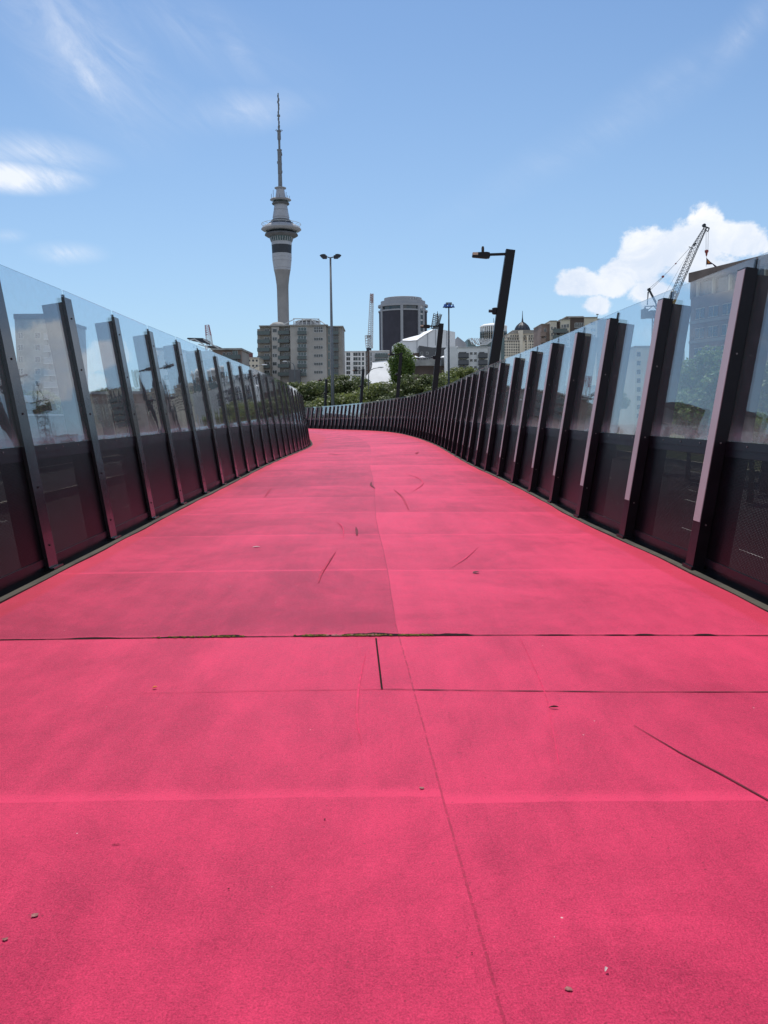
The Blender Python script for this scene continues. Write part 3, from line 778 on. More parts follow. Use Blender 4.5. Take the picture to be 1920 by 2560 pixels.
for k in range(8):
    a = k*math.pi/4; r0, z0 = c1(702, 52); b.bar((0, 0, z0), (r0*math.cos(a), r0*math.sin(a), z0+.4), .3)
    r0, z0 = c1(1640, 120); b.tube([(r0*math.cos(a), r0*math.sin(a), z0-1), (r0*math.cos(a), r0*math.sin(a), z0+2.5+2*(k % 3))], .22, 5)
b.build('aerials', M['mast'], tw)

# ------------------------------------------------------------------ buildings
class Bld:
    """front plane of the building lies at y=0 of its own frame; pixels are mapped onto that plane"""
    def __init__(s, name, px, D, label, cat, rz=0, z=GZ):
        s.D = D; c = at(px, 900, D); s.r = empty(name, (c.x, D, z), rz, label=label, cat=cat); s.X0 = c.x; s.z = z; s.n = 0; s.cache = {}
    def P(s, px, py, dy=0):
        a = at(px, py, s.D+dy); return (a.x-s.X0, a.z-s.z)
    def block(s, px0, py0, px1, dy0, dy1, m, name='wall', py1=None):
        x0, z1 = s.P(px0, py0, dy0); x1, _ = s.P(px1, py0, dy0); z0 = 0 if py1 is None else s.P(px0, py1, dy0)[1]
        b = MB(); b.box(x0, dy0, z0, x1, dy1, z1); return b.build(name, M[m], s.r)
    def roofslab(s, px0, py0, px1, dy0, dy1, m='grey', th=.35, name='roof'):
        x0, z1 = s.P(px0, py0, dy0); x1, _ = s.P(px1, py0, dy0); b = MB(); b.box(x0, dy0, z1, x1, dy1, z1+th); return b.build(name, M[m], s.r)
    def win(s, px0, py0, px1, py1, dy=0, mull=2, frame='steel_w', pane='glass', name='window', rows=1, sill=True):
        x0, z1 = s.P(px0, py0, dy); x1, z0 = s.P(px1, py1, dy); w, h = x1-x0, z1-z0
        key = (round(w, 1), round(h, 1), mull, frame, pane, rows)
        if key not in s.cache:
            b = MB(); t = .045*min(w, h)+.03
            b.box(0, -.05, 0, w, .12, h, 1)
            b.box(-t, -.09, -t, w+t, -.02, 0, 0); b.box(-t, -.09, h, w+t, -.02, h+t, 0)
            b.box(-t, -.09, 0, 0, -.02, h, 0); b.box(w, -.09, 0, w+t, -.02, h, 0)
            for k in range(1, mull): b.box(w*k/mull-t/2, -.085, 0, w*k/mull+t/2, -.03, h, 0)
            for k in range(1, rows): b.box(0, -.083, h*k/rows-t/2, w, -.03, h*k/rows+t/2, 0)
            s.cache[key] = b.mesh('window', [M[frame], M[pane]])
        s.n += 1
        return inst(name, s.cache[key], s.r, (x0, dy, z0))
    def balcony(s, px0, py1, px1, dy=0, depth=1.3, railh=1.05, slab='dgrey', glass='balcony_glass'):
        x0, z0 = s.P(px0, py1, dy); x1, _ = s.P(px1, py1, dy)
        key = ('b', round(x1-x0, 1), depth, slab, glass); w = x1-x0
        if key not in s.cache:
            b = MB(); b.box(0, -depth, -.2, w, 0, 0, 0); b.box(.02, -depth+.02, 0, w-.02, -depth+.07, railh, 1)
            b.box(.02, -depth+.07, 0, .07, 0, railh, 1); b.box(w-.07, -depth+.07, 0, w-.02, 0, railh, 1)
            b.box(0, -depth, railh, w, -depth+.08, railh+.06, 0)
            s.cache[key] = b.mesh('balcony', [M[slab], M[glass]])
        return inst('balcony', s.cache[key], s.r, (x0, dy, z0))

# apartment block under the tower
q3 = lambda x, y: (400+.30139*x, 760+.30139*y)
A = Bld('apartment_block', 750, 290, 'large beige apartment block with glass balconies and a roof lantern, standing below the tower', 'building')
def X3(x): return 400+.30139*x
def Y3(y): return 760+.30139*y
A.block(X3(806), Y3(208), X3(916), 1.2, 16, 'beige_d'); A.block(X3(826), Y3(186), X3(1082), 1.6, 16, 'beige')
A.block(X3(925), Y3(190), X3(988), .3, 1.6, 'beige', 'bay')
A.block(X3(1078), Y3(180), X3(1378), -1.2, 16, 'beige', 'central_bay'); A.block(X3(1378), Y3(187), X3(1512), .2, 16, 'beige_d')
A.roofslab(X3(820), Y3(186), X3(1080), -.2, 16.5, 'concrete'); A.roofslab(X3(1068), Y3(180), X3(1390), -2.0, 16.5, 'concrete'); A.roofslab(X3(1385), Y3(190), X3(1520), -.6, 16.5, 'concrete')
for k in range(6):
    y = Y3(212+68.6*k); h = 12
    A.win(X3(868), y-1, X3(908), y+11, 1.2, 2); A.balcony(X3(810), y+13, X3(914), 1.2)
    A.win(X3(934), y-1.5, X3(970), y+7, .3, 2 if k % 2 else 1); A.win(X3(992), y-1, X3(1003), y+7, 1.6, 1)
    A.win(X3(1034), y-4, X3(1074), y+11, 1.6, 3); A.balcony(X3(982), y+12, X3(1076), 1.6, 1.5)
    A.win(X3(1146), y-5, X3(1214), y+11, -1.2, 3, rows=2, pane='tealglass'); A.balcony(X3(1142), y+12, X3(1217), -1.2, 1.0)
    A.win(X3(1278), y-6 if k == 0 else y, X3(1350), y+6.5, -1.2, 4, rows=2 if k == 0 else 1)
    A.win(X3(1394), y-5, X3(1410), y+12, .2, 1, pane='tealglass'); A.win(X3(1434), y-5, X3(1478), y+12, .2, 2, pane='glass', frame='dgrey'); A.balcony(X3(1430), y+12, X3(1482), .2, .8)
x0, z0 = A.P(X3(1105), Y3(168)); x1, z1 = A.P(X3(1318), Y3(116)); cx_ = (x0+x1)/2
L_ = MB(); L_.lathe([((x1-x0)/2, z0-1.2), ((x1-x0)/2, z0+1.2)], 8, 0, cx_, 7); L_.build('lantern_base', M['grey'], A.r)
L_ = MB(); L_.lathe([((x1-x0)/2*.97, z0+1.2), ((x1-x0)/2*.95, z1-.6)], 8, 0, cx_, 7); L_.build('lantern_glazing', M['glass'], A.r)
L_ = MB(); L_.lathe([((x1-x0)/2*1.06, z1-.6), ((x1-x0)/2*1.02, z1-.3), ((x1-x0)/2*.6, z1+.05)], 8, 0, cx_, 7); L_.build('lantern_roof', M['concrete'], A.r)
L_ = MB()
for a, b_ in (((1020,165),(1110,118)), ((1100,168),(1185,118)), ((1310,165),(1238,118)), ((1365,163),(1300,118)), ((1195,124),(1245,124)), ((1100,118),(1318,118))):
    p0, p1 = A.P(X3(a[0]), Y3(a[1])), A.P(X3(b_[0]), Y3(b_[1])); L_.bar((p0[0], 1.5, p0[1]), (p1[0], 2.5, p1[1]), .28)
for k in range(7): L_.bar((x0+(x1-x0)*k/6, 2.2, z0-.5), (x0+(x1-x0)*k/6, 2.2, z1-.6), .3)
L_.build('roof_struts', M['steel_w'], A.r)
L_ = MB(); xd, zd = A.P(X3(960), Y3(170)); L_.lathe([(3.2, zd-1), (2.9, zd+.4), (1.8, zd+1.2), (.3, zd+1.5)], 16, 0, xd, 6); L_.build('roof_dome', M['concrete'], A.r, smooth=True)
A.block(X3(1068), Y3(545), X3(1160), -4.5, -1.4, 'dgrey', 'annex')

# low flats at left, behind the left fence
def X7(x): return 440+.19289*x
def Y7(y): return 820+.19289*y
B = Bld('low_apartments', 560, 250, 'low brown flats with a tilted roof canopy rising behind the left fence', 'building')
B.block(X7(150), Y7(300), X7(850), 0, 14, 'beige_d'); B.block(X7(480), Y7(290), X7(845), -1.2, 0, 'brown_m', 'bay'); B.roofslab(X7(455), Y7(285), X7(852), -2.2, 14, 'concrete', .5)
B.roofslab(X7(405), Y7(250), X7(520), 2, 12, 'dgrey', .5)
b = MB(); pp = [B.P(X7(x), Y7(y)) for x, y in ((140,140),(150,126),(345,130),(375,150),(370,195),(300,170))]; b.prism(pp[::-1], 0, 8); b.build('roof_canopy', M['steel_d'], B.r)
b = MB()
for a, b_ in (((245,145),(370,220)), ((365,150),(560,265)), ((180,160),(250,145)), ((300,215),(420,250))):
    p0, p1 = B.P(X7(a[0]), Y7(a[1])), B.P(X7(b_[0]), Y7(b_[1])); b.bar((p0[0], -1, p0[1]), (p1[0], -.5, p1[1]), .3)
b.build('roof_struts', M['steel_w'], B.r)
for k in range(3):
    y = Y7(318+100*k)
    B.win(X7(610), y, X7(640), y+10, -1.2, 1); B.win(X7(658), y, X7(715), y+12, -1.2, 2); B.win(X7(735), y-4, X7(800), y+14, -1.2, 2, pane='tealglass')
    B.balcony(X7(600), Y7(400+100*k), X7(845), -1.2, 1.2)
B2 = Bld('red_box_building', 615, 330, 'small dull red flat-roofed block between the low flats and the beige building', 'building')
B2.block(X7(868), Y7(312), X7(945), 0, 10, 'redbrick'); B2.block(X7(842), Y7(330), X7(870), 1, 10, 'dgrey'); B2.roofslab(X7(866), Y7(312), X7(947), -.2, 10, 'concrete', .3)
B2.block(X7(842), Y7(378), X7(1045), -.6, 10, 'brown_m', 'lower_block')
B3 = Bld('small_beige_building', 626, 280, 'small beige building with three little square windows left of the apartment block', 'building')
B3.block(X7(880), Y7(392), X7(1075), 0, 12, 'cream'); B3.roofslab(X7(876), Y7(392), X7(1078), -.3, 12, 'beige', .3)
for x in (938, 988, 1035):
    for k in range(3): B3.win(X7(x), Y7(410+68*k), X7(x+24), Y7(434+68*k), 0, 1)

# round brick tower
Cx = Bld('round_office_tower', 1010, 500, 'tall round dark brick tower with pale vertical ribs and a stepped grey crown', 'building')
def X4(x): return 840+.22905*x
def Y4(y): return 720+.22905*y
R0 = 62.2*500/F
def zc(y): return Cx.P(1010, Y4(y))[1]
cxx = Cx.P(X4(741), 900)[0]; cyy = R0*.9
def cyl(name, prof, m, n=48): b = MB(); b.lathe(prof, n, 0, cxx, cyy, (1, .9)); return b.build(name, M[m], Cx.r)
cyl('brick_drum', [(R0*.97, 0), (R0*.97, zc(232))], 'brick')
cyl('lower_band', [(R0, zc(238)), (R0, zc(222))], 'grey'); cyl('window_ring', [(R0*.93, zc(222)), (R0*.93, zc(182))], 'glass')
cyl('crown', [(R0, zc(184)), (R0*1.01, zc(182)), (R0*1.01, zc(160))], 'grey'); cyl('crown', [(R0*.9, zc(160)), (R0*.9, zc(118))], 'grey'); cyl('crown', [(R0*.76, zc(118)), (R0*.76, zc(80)), (R0*.7, zc(76))], 'grey')
for ang in (-61, -4, 39, 54):
    a = R_(ang); b = MB(); x, y = cxx+R0*.985*math.sin(a), cyy-R0*.9*.985*math.cos(a); w = .8
    b.box(-w, -.35, 0, w, .6, zc(184)); o = b.build('rib', M['grey'], Cx.r); o.location = (x, y, 0); o.rotation_euler.z = a
b = MB(); b.box(-1.9, -.1, .0, 1.9, .5, zc(170)); o = b.build('stair_strip', M['pgrey'], Cx.r); a = R_(46.5); o.location = (cxx+R0*.98*math.sin(a), cyy-R0*.9*.98*math.cos(a), 0); o.rotation_euler.z = a
wm = MB(); wm.box(-1.1, -.25, 0, 1.1, .1, 2.6)
wm = wm.mesh('window', M['glass'])
k = 0
while 3.4*k < zc(190)-6:
    z = zc(190)-4.0-3.6*k
    if z < 2: break
    inst('window', wm, o, (0, 0, z)); k += 1
b = MB()
for k in range(7): a = R_(20+9*k); b.tube([(cxx+R0*.8*math.sin(a), cyy-R0*.7*math.cos(a), zc(118)), (cxx+R0*.8*math.sin(a), cyy-R0*.7*math.cos(a), zc(100-(k % 3)*6))], .25, 5)
b.build('roof_aerials', M['steel_w'], Cx.r)

# white flats left of the curved wall
W = Bld('white_flats', 900, 350, 'white gridded flats with a dark middle stair, left of the curved sail wall', 'building')
W.block(X4(96), Y4(697), X4(322), 0, 14, 'white'); W.block(X4(318), Y4(690), X4(368), .6, 14, 'brown', 'stair_tower'); W.block(X4(366), Y4(690), X4(580), 0, 14, 'pgrey', 'east_wing'); W.block(X4(72), Y4(735), X4(97), 1.5, 14, 'dgrey')
W.roofslab(X4(94), Y4(697), X4(324), -.3, 14, 'pgrey', .3); W.roofslab(X4(364), Y4(690), X4(584), -.4, 14, 'white', .3)
for k in range(6):
    y = Y4(706+50*k)
    for x, w in ((114, 40), (190, 20), (212, 24), (244, 24), (283, 24)): W.win(X4(x), y, X4(x+w), y+8, 0, 1 if w < 30 else 2, pane='glass' if (x+k) % 3 else 'balcony_glass')
    if k < 4: W.win(X4(430), Y4(712+58*k), X4(565), Y4(712+58*k)+8, 0, 5, pane='tealglass'); W.balcony(X4(425), Y4(756+58*k), X4(572), 0, .8)
    W.win(X4(330), y, X4(342), y+8, .6, 1); W.win(X4(376), y, X4(388), y+9, 0, 1)

# curved white sail walls
sw = Bld('curved_sail_wall', 960, 235, 'pale fan-shaped concrete wall with concave sides rising out of the trees', 'wall')
def poly(bl, pts, y0, y1, m, name):
    b = MB(); b.prism([bl.P(X4(x), Y4(y)) for x, y in pts][::-1], y0, y1); return b.build(name, M[m], bl.r)
P_sw = [(396,806),(555,790),(600,880),(660,1040),(330,1040),(332,955),(360,930),(378,905),(390,870),(396,840)]
b = MB(); fr_p = []
for dd in (0, 1.4):
    for x, y in P_sw[::-1]:
        dy = (1040-y)*.032+dd; q = at(X4(x), Y4(y), 235+dy); fr_p.append((q.x-sw.X0, dy, q.z-sw.z-dd*.3))
n_ = len(P_sw); b.v = fr_p; b.f = [tuple(range(n_)), tuple(range(2*n_-1, n_-1, -1))]+[((k+1) % n_, k, n_+k, n_+(k+1) % n_) for k in range(n_)]; b.m = [0]*len(b.f)
b.build('wall_face', M['white'], sw.r)
b = MB(); ks = [fr_p[n_-1], fr_p[n_-2]]; b.bar((ks[0][0], ks[0][1]+.6, ks[0][2]), (ks[1][0], ks[1][1]+.6, ks[1][2]), 1.5, .25); b.build('coping', M['concrete'], sw.r)
sw2 = Bld('swooping_terrace_wall', 1060, 240, 'long pale terrace wall whose right end sweeps up behind the second lamp post', 'wall')
poly(sw2, [(800,785),(985,782),(1020,776),(1050,763),(1078,742),(1098,718),(1108,705),(1112,846),(800,846)], 0, 1.0, 'concrete', 'wall_face')
poly(sw2, [(855,847),(1285,847),(1285,1100),(855,1100)], 1.5, 10, 'brown', 'base_block')
poly(sw2, [(1150,780),(1285,785),(1285,846),(1150,846)], .4, 8, 'dgrey', 'side_block')
for px_, lab in ((865, 'white parasol on the terrace, leftmost of three'), (940, 'white parasol on the terrace above the long pale wall, middle of three'), (1172, 'white parasol on the terrace right of the second lamp post')):
    c = at(X4(px_), Y4(742), 244); e_ = empty('parasol', (c.x, 244, c.z-2.5), label=lab, cat='parasol', group='white parasols on the terrace')
    b = MB(); b.lathe([(1.05, 2.0), (1.0, 2.1), (.08, 2.55)], 8); b.build('canopy', M['fabric'], e_)
    b = MB(); b.tube([(0, 0, -1.5), (0, 0, 2.4)], .05, 6); b.build('pole', M['steel_w'], e_)

# sheeted building
T_ = Bld('sheeted_building', 1050, 300, 'building wrapped in white scaffold sheeting with a bright sloping roof', 'building')
def tp(x, y, dy): a = at(X4(x), Y4(y), 300+dy); return (a.x-T_.X0, dy, a.z-T_.z)
fr = [(610,640),(640,612),(690,592),(725,572),(800,575),(884,568),(915,545),(1000,490),(1060,455),(1130,446),(1200,462),(1300,480),(1304,900),(610,900)]
b = MB(); b.prism([T_.P(X4(x), Y4(y)) for x, y in fr][::-1], 0, 1.0); b.build('sheeting', M['fabric'], T_.r)
b = MB(); b.prism([T_.P(X4(x), Y4(y), 26) for x, y in fr][::-1], 26, 27); b.build('rear_sheeting', M['fabric'], T_.r)
b = MB()
ridge = [(728,560,24), (800,540,24), (905,513,24), (955,480,24), (1040,455,24), (1062,450,24)]; eave = [(725,572,-.3), (800,575,-.3), (884,568,-.3), (915,545,-.3), (1000,490,-.3), (1060,455,-.3)]
for k in range(5):
    b.quad(tp(*eave[k]), tp(*eave[k+1]), tp(*ridge[k+1]), tp(*ridge[k]))
    b.quad(*[(x, y, z-.2) for x, y, z in (tp(*ridge[k]), tp(*ridge[k+1]), tp(*eave[k+1]), tp(*eave[k]))])
b.build('sheeted_roof', M['fabric'], T_.r)
b = MB()
for x, y0_, y1_ in ((884, 568, 700), (1087, 450, 625), (1210, 465, 640), (1000, 490, 640)):
    p0, p1 = T_.P(X4(x), Y4(y0_)), T_.P(X4(x), Y4(y1_)); b.bar((p0[0], -.1, p0[1]), (p1[0], -.1, p1[1]), .18)
b.build('sheet_seam', M['grey'], T_.r)
G = Bld('grey_gable_building', 1150, 270, 'dark grey clad building with a sloping parapet in front of the white sheeting', 'building')
poly(G, [(906,628),(1060,650),(1222,650),(1222,1000),(906,1000)], 0, 12, 'dgrey', 'wall')
poly(G, [(840,710),(908,705),(908,760),(840,760)], .4, 8, 'brown', 'side_wall')
for x in (925, 985, 1085, 1190):
    for k in range(2): G.win(X4(x), Y4(700+60*k), X4(x+22), Y4(726+60*k), 0, 1)
b = MB(); p0, p1 = G.P(X4(1072), Y4(640)), G.P(X4(1112), Y4(652)); b.box(p0[0], 1, p1[1], p1[0], 5, p0[1]); b.build('roof_light', M['white'], G.r)
G2 = Bld('grey_shed', 1150, 330, 'grey gable-ended block to the right of the white sheeted building', 'building')
poly(G2, [(1302,560),(1328,530),(1405,590),(1420,610),(1420,900),(1302,900)], 0, 14, 'grey', 'wall')
# pale flats at centre right
H_ = Bld('pale_flats', 1160, 228, 'pale grey flats with black-railed balconies, right of the floodlight mast', 'building')
poly(H_, [(1216,640),(1335,628),(1335,1000),(1216,1000)], 1.4, 12, 'white', 'side_wing')
H_.block(X4(1330), Y4(652), X4(1655), 0, 12, 'white'); H_.roofslab(X4(1328), Y4(652), X4(1658), -.2, 12, 'pgrey', .25)
H_.block(X4(1655), Y4(640), X4(1800), 1.0, 12, 'pgrey')
for k in range(4):
    y = 702+76*k
    H_.win(X4(1345), Y4(y), X4(1418), Y4(y+52), 0, 3, frame='dgrey', pane='glass'); H_.balcony(X4(1332), Y4(y+56), X4(1446), 0, 1.1, slab='steel_d', glass='dgrey')
    H_.win(X4(1462), Y4(y), X4(1490), Y4(y+24), 0, 1); H_.win(X4(1508), Y4(y), X4(1536), Y4(y+24), 0, 1)
    H_.win(X4(1568), Y4(y), X4(1616), Y4(y+50), 0, 2, frame='dgrey'); H_.balcony(X4(1552), Y4(y+56), X4(1650), 0, 1.1, slab='steel_d', glass='dgrey')

# teal glass building with a V of louvres
def X5(x): return 1160+.24111*x
def Y5(y): return 600+.24111*y
V_ = Bld('teal_glass_building', 1205, 380, 'teal glass building with a V-shaped louvred roof behind the pale flats', 'building')
b = MB(); b.prism([V_.P(X5(x), Y5(y)) for x, y in ((40,1025),(130,1100),(235,1085),(335,1015),(420,1015),(420,1300),(40,1300))][::-1], 0, 20); b.build('glass_wall', M['tealglass'], V_.r)
b = MB()
for k in range(9):
    xa = 50+k*18; p0, p1 = V_.P(X5(xa+45), Y5(1018)), V_.P(X5(min(xa+60, 200)+20), Y5(1086)); b.bar((p0[0]-2, -.4, p0[1]), (p1[0]-2, -.4, p1[1]), .35)
for k in range(7):
    p0, p1 = V_.P(X5(205+k*18), Y5(1022)), V_.P(X5(188+k*9), Y5(1078)); b.bar((p0[0], -.5, p0[1]), (p1[0], -.5, p1[1]), .3)
p = [V_.P(X5(x), Y5(y)) for x, y in ((75,1018),(140,1085),(230,1085),(330,1012))]
for a, c in zip(p[:-1], p[1:]): b.bar((a[0], -.6, a[1]), (c[0], -.6, c[1]), .5)
b.build('roof_louvres', M['steel_w'], V_.r)
b = MB()
for k in range(12):
    x_ = 236+k*9; p0, p1 = V_.P(X5(x_), Y5(1095)), V_.P(X5(x_), Y5(1290)); b.bar((p0[0], -.08, p0[1]), (p1[0], -.08, p1[1]), .12)
for k in range(9):
    p0, p1 = V_.P(X5(232), Y5(1100+k*22)), V_.P(X5(335), Y5(1100+k*22)); b.bar((p0[0], -.06, p0[1]), (p1[0], -.06, p1[1]), .1)
b.build('mullions', M['dgrey'], V_.r)
# round white-topped building
Rb = Bld('round_white_building', 1237, 600, 'round pale building with a white pergola crown and shallow dome', 'building')
cxr = Rb.P(X5(322), 900)[0]; Rr = 138*.24111*600/F
def z5(y): return Rb.P(1237, Y5(y))[1]
def cy5(name, prof, m, n=40): b = MB(); b.lathe(prof, n, 0, cxr, Rr); return b.build(name, M[m], Rb.r)
cy5('drum', [(Rr, 0), (Rr, z5(950))], 'cream'); cy5('roof_disc', [(Rr*1.03, z5(890)), (Rr*1.0, z5(878)), (Rr*.75, z5(860)), (Rr*.3, z5(850))], 'white'); cy5('inner_drum', [(Rr*.7, z5(950)), (Rr*.7, z5(890))], 'pgrey')
cm = MB(); cm.box(-.35, -.3, 0, .35, .3, z5(888)-z5(950)); cm = cm.mesh('column', M['white'])
wm_ = MB(); wm_.box(-.55, -.2, 0, .55, .2, 2.3); wm_ = wm_.mesh('window', M['glass'])
for k in range(19):
    a = R_(-90+k*10); x, y = cxr+Rr*.97*math.sin(a), Rr-Rr*.97*math.cos(a)
    inst('column', cm, Rb.r, (x, y, z5(950)), (0, 0, a))
    a = R_(-85+k*10)
    if k < 18:
        for j in range(5): inst('window', wm_, Rb.r, (cxr+Rr*1.0*math.sin(a), Rr-Rr*1.0*math.cos(a), z5(975+24*j)), (0, 0, a))
b = MB(); b.tube([(cxr, Rr, z5(850)), (cxr, Rr, z5(795))], .2, 6); b.build('flagpole', M['steel'], Rb.r)
# art deco domed building
Dm = Bld('domed_building', 1308, 450, 'stepped beige tower block topped by a dark dome and spire', 'building')
def zD(y): return Dm.P(1308, Y5(y))[1]
tiers = ((508, 730, 945, 0), (468, 762, 972, -2), (440, 795, 1015, -4), (405, 850, 1050, -6))
for a, c, y, dy in tiers: Dm.block(X5(a), Y5(y), X5(c), dy, 14, 'cream' if dy else 'beige', 'tier'); Dm.roofslab(X5(a-4), Y5(y), X5(c+4), dy-.4, 14, 'beige_d', .5, 'cornice')
Dm.block(X5(580), Y5(935), X5(612), -7, 0, 'cream', 'pilaster'); Dm.block(X5(655), Y5(990), X5(668), -6.6, 0, 'cream', 'pilaster')
cd = Dm.P(X5(618), 900)[0]; rd = 79*.24111*450/F
b = MB(); b.lathe([(rd, zD(944)), (rd*1.02, zD(930)), (rd*.93, zD(905)), (rd*.74, zD(880)), (rd*.45, zD(858)), (rd*.16, zD(842)), (rd*.10, zD(830))], 12, 0, cd, 5); dm_ = b.build('dome', M['slate'], Dm.r)
b = MB(); b.tube([(cd, 5, zD(835)), (cd, 5, zD(790)), (cd, 5, zD(722))], [.55, .25, .1], 6); b.build('spire', M['slate'], dm_)
b = MB()
for k in range(12):
    a = k*math.pi/6
    for (r1_, y1_), (r2_, y2_) in zip([(1.02, 930), (.93, 905), (.74, 880), (.45, 858)], [(.93, 905), (.74, 880), (.45, 858), (.16, 842)]):
        b.bar((cd+rd*r1_*math.cos(a), 5+rd*r1_*math.sin(a), zD(y1_)), (cd+rd*r2_*math.cos(a), 5+rd*r2_*math.sin(a), zD(y2_)), .3)
b.build('dome_ribs', M['steel_d'], dm_)
for j, y in enumerate((962, 988, 1020, 1048, 1078, 1106, 1134, 1162, 1190)):
    a, c, _, dy = tiers[min(3, 0 if y < 970 else 1 if y < 1010 else 2 if y < 1045 else 3)]
    x = a+14
    while x < c-16:
        if not (574 < x < 612): Dm.win(X5(x), Y5(y-2), X5(x+11), Y5(y+13), dy, 1, frame='beige_d')
        x += 24
# flats at right of the dome
E_ = Bld('stepped_flats', 1430, 255, 'flats stepping in brown, cream and dark panels above the right-hand fence', 'building')
for a, c, y, dy, m in ((803, 895, 875, 1.0, 'brown_m'), (895, 962, 842, 0, 'cream'), (960, 1004, 850, .6, 'brown'), (1003, 1100, 828, -.6, 'cream'), (1098, 1250, 805, .2, 'brown'), (1248, 1384, 806, -.4, 'cream'), (1382, 1520, 822, .6, 'brown')):
    E_.block(X5(a), Y5(y), X5(c), dy, 14, m); E_.roofslab(X5(a-2), Y5(y), X5(c+2), dy-.25, 14.2, 'beige_d', .22)
E_.roofslab(X5(1062), Y5(801), X5(1240), 2, 9, 'beige_d', .3)
for k in range(5):
    d = 66*k
    E_.win(X5(832), Y5(918+d), X5(850), Y5(955+d), 1.0, 1); E_.win(X5(905), Y5(900+d), X5(917), Y5(930+d), 0, 1); E_.win(X5(935), Y5(905+d), X5(955), Y5(940+d), 0, 1)
    E_.win(X5(1012), Y5(880+d), X5(1024), Y5(910+d), -.6, 1); E_.win(X5(1035), Y5(876+d), X5(1060), Y5(912+d), -.6, 2); E_.win(X5(1070), Y5(872+d), X5(1085), Y5(906+d), -.6, 1)
    E_.win(X5(1150), Y5(862+d), X5(1235), Y5(908+d), .2, 4); E_.win(X5(1315), Y5(852+d), X5(1360), Y5(880+d), -.4, 2)
    E_.balcony(X5(918), Y5(962+d), X5(1062), -.6, 1.3); E_.balcony(X5(786), Y5(995+d), X5(842), 1.0, 1.2, slab='brown_m', glass='brown_m')
b = MB(); p0 = E_.P(X5(1407), Y5(800)); b.tube([(p0[0], 3, p0[1]-2), (p0[0], 3, p0[1]+1.2)], .1, 6); b.box(p0[0]-.3, 2.9, p0[1]+1.0, p0[0]+.4, 3.1, p0[1]+1.3); b.build('aerial', M['steel'], E_.r)
# pale flats seen through the right glass
P_ = Bld('cream_tower_flats', 1650, 190, 'cream flats with dark balconies seen through the glass below the crane', 'building')
P_.block(1590, 868, 1652, 0, 12, 'cream'); P_.block(1648, 876, 1712, 1.0, 12, 'grey'); P_.roofslab(1588, 868, 1654, -.3, 12, 'beige_d', .3)
for k in range(8):
    y = 880+22*k; P_.win(1592, y, 1601, y+11, 0, 1); P_.win(1628, y, 1637, y+11, 0, 1); P_.balcony(1652, y+14, 1700, 1.0, 1.3, slab='concrete', glass='dgrey'); P_.win(1660, y, 1695, y+12, 1.0, 3)
# brown slab tower at right
Bt = empty('brown_office_tower', (54.7, 150, GZ), R_(-70.6), label='long brown office tower at the right edge, its top floor windows above the glass', cat='building')
HT = 24.3+EYE-GZ; LB = 78.0
b = MB(); b.box(0, 0, 0, LB, 16, HT-4.3); b.build('wall', M['brown_m'], Bt)
b = MB(); b.box(-.3, -.4, HT-1.6, LB, 16.4, HT); b.build('parapet', M['brown_m'], Bt)
b = MB(); b.box(.5, .8, HT-4.3, LB-.5, 15.6, HT-1.6); b.build('top_floor_glazing', M['glass'], Bt)
b = MB(); b.box(0, -.2, HT-4.6, .6, 15.8, HT-1.6); b.build('corner_pier', M['brown_m'], Bt)
fm = MB(); fm.box(-.16, 0, 0, .16, .5, 2.7); fm = fm.mesh('fin', M['cream'])
for k in range(20): inst('fin', fm, Bt, (1.2+k*3.9, .25, HT-4.3))
wm2 = MB(); wm2.box(0, -.06, 0, 2.2, .2, 1.7, 1); wm2.box(-.08, -.12, -.08, 2.28, -.03, 0, 0); wm2.box(-.08, -.12, 1.7, 2.28, -.03, 1.78, 0); wm2.box(1.05, -.1, 0, 1.13, -.03, 1.7, 0); wm2 = wm2.mesh('window', [M['cream'], M['glass']])
sp_ = MB(); sp_.box(0, -.14, 0, LB, -.0, .5); sp_ = sp_.mesh('spandrel', M['beige_d'])
for j in range(8):
    z = HT-8.2-3.4*j
    if z < 1: break
    inst('spandrel', sp_, Bt, (0, 0, z-.75))
    for k in range(12): inst('window', wm2, Bt, (1.5+k*3.3, 0, z))
# white block seen through the left glass
Q = Bld('white_tower_block', 95, 175, 'white tower block with a grey side wing seen through the left glass', 'building')
Q.block(36, 797, 115, 0, 14, 'concrete'); Q.block(113, 808, 157, .8, 14, 'grey'); Q.roofslab(34, 797, 117, -.3, 14, 'dgrey', 1.0); Q.roofslab(112, 808, 159, .5, 14, 'dgrey', .6)
for k in range(9):
    y = 832+30*k; Q.win(88, y, 101, y+13, 0, 1); Q.win(46, y, 58, y+13, 0, 2); Q.balcony(115, y+16, 156, .8, 1.2, slab='pgrey', glass='grey'); Q.win(120, y, 150, y+13, .8, 2)
Q2 = Bld('grey_flats', 330, 210, 'low grey flats half hidden behind the left fence glass', 'building')
Q2.block(345, 876, 440, 0, 12, 'pgrey'); Q2.block(430, 905, 500, 1, 12, 'beige'); Q2.roofslab(343, 876, 442, -.3, 12, 'dgrey', .6)
for k in range(5):
    for x in (358, 384, 410): Q2.win(x, 888+25*k, x+13, 899+25*k, 0, 1)
Q3 = Bld('long_low_warehouse', 250, 160, 'long low dull warehouse on the horizon beyond the left road', 'building')
Q3.block(180, 986, 420, 0, 15, 'brown_m'); Q3.block(180, 1010, 420, -1, 0, 'beige_d', 'canopy'); Q3.roofslab(176, 986, 424, -.5, 15.5, 'grey', .5)
Q4 = Bld('rear_brick_flats', 1500, 150, 'low brown-grey building behind the lower right glass panels', 'building')
Q4.block(1300, 975, 1540, 0, 12, 'grey'); Q4.roofslab(1296, 975, 1544, -.8, 12, 'dgrey', .7)
for k in range(7): Q4.win(1312+32*k, 990, 1330+32*k, 1008, 0, 2)

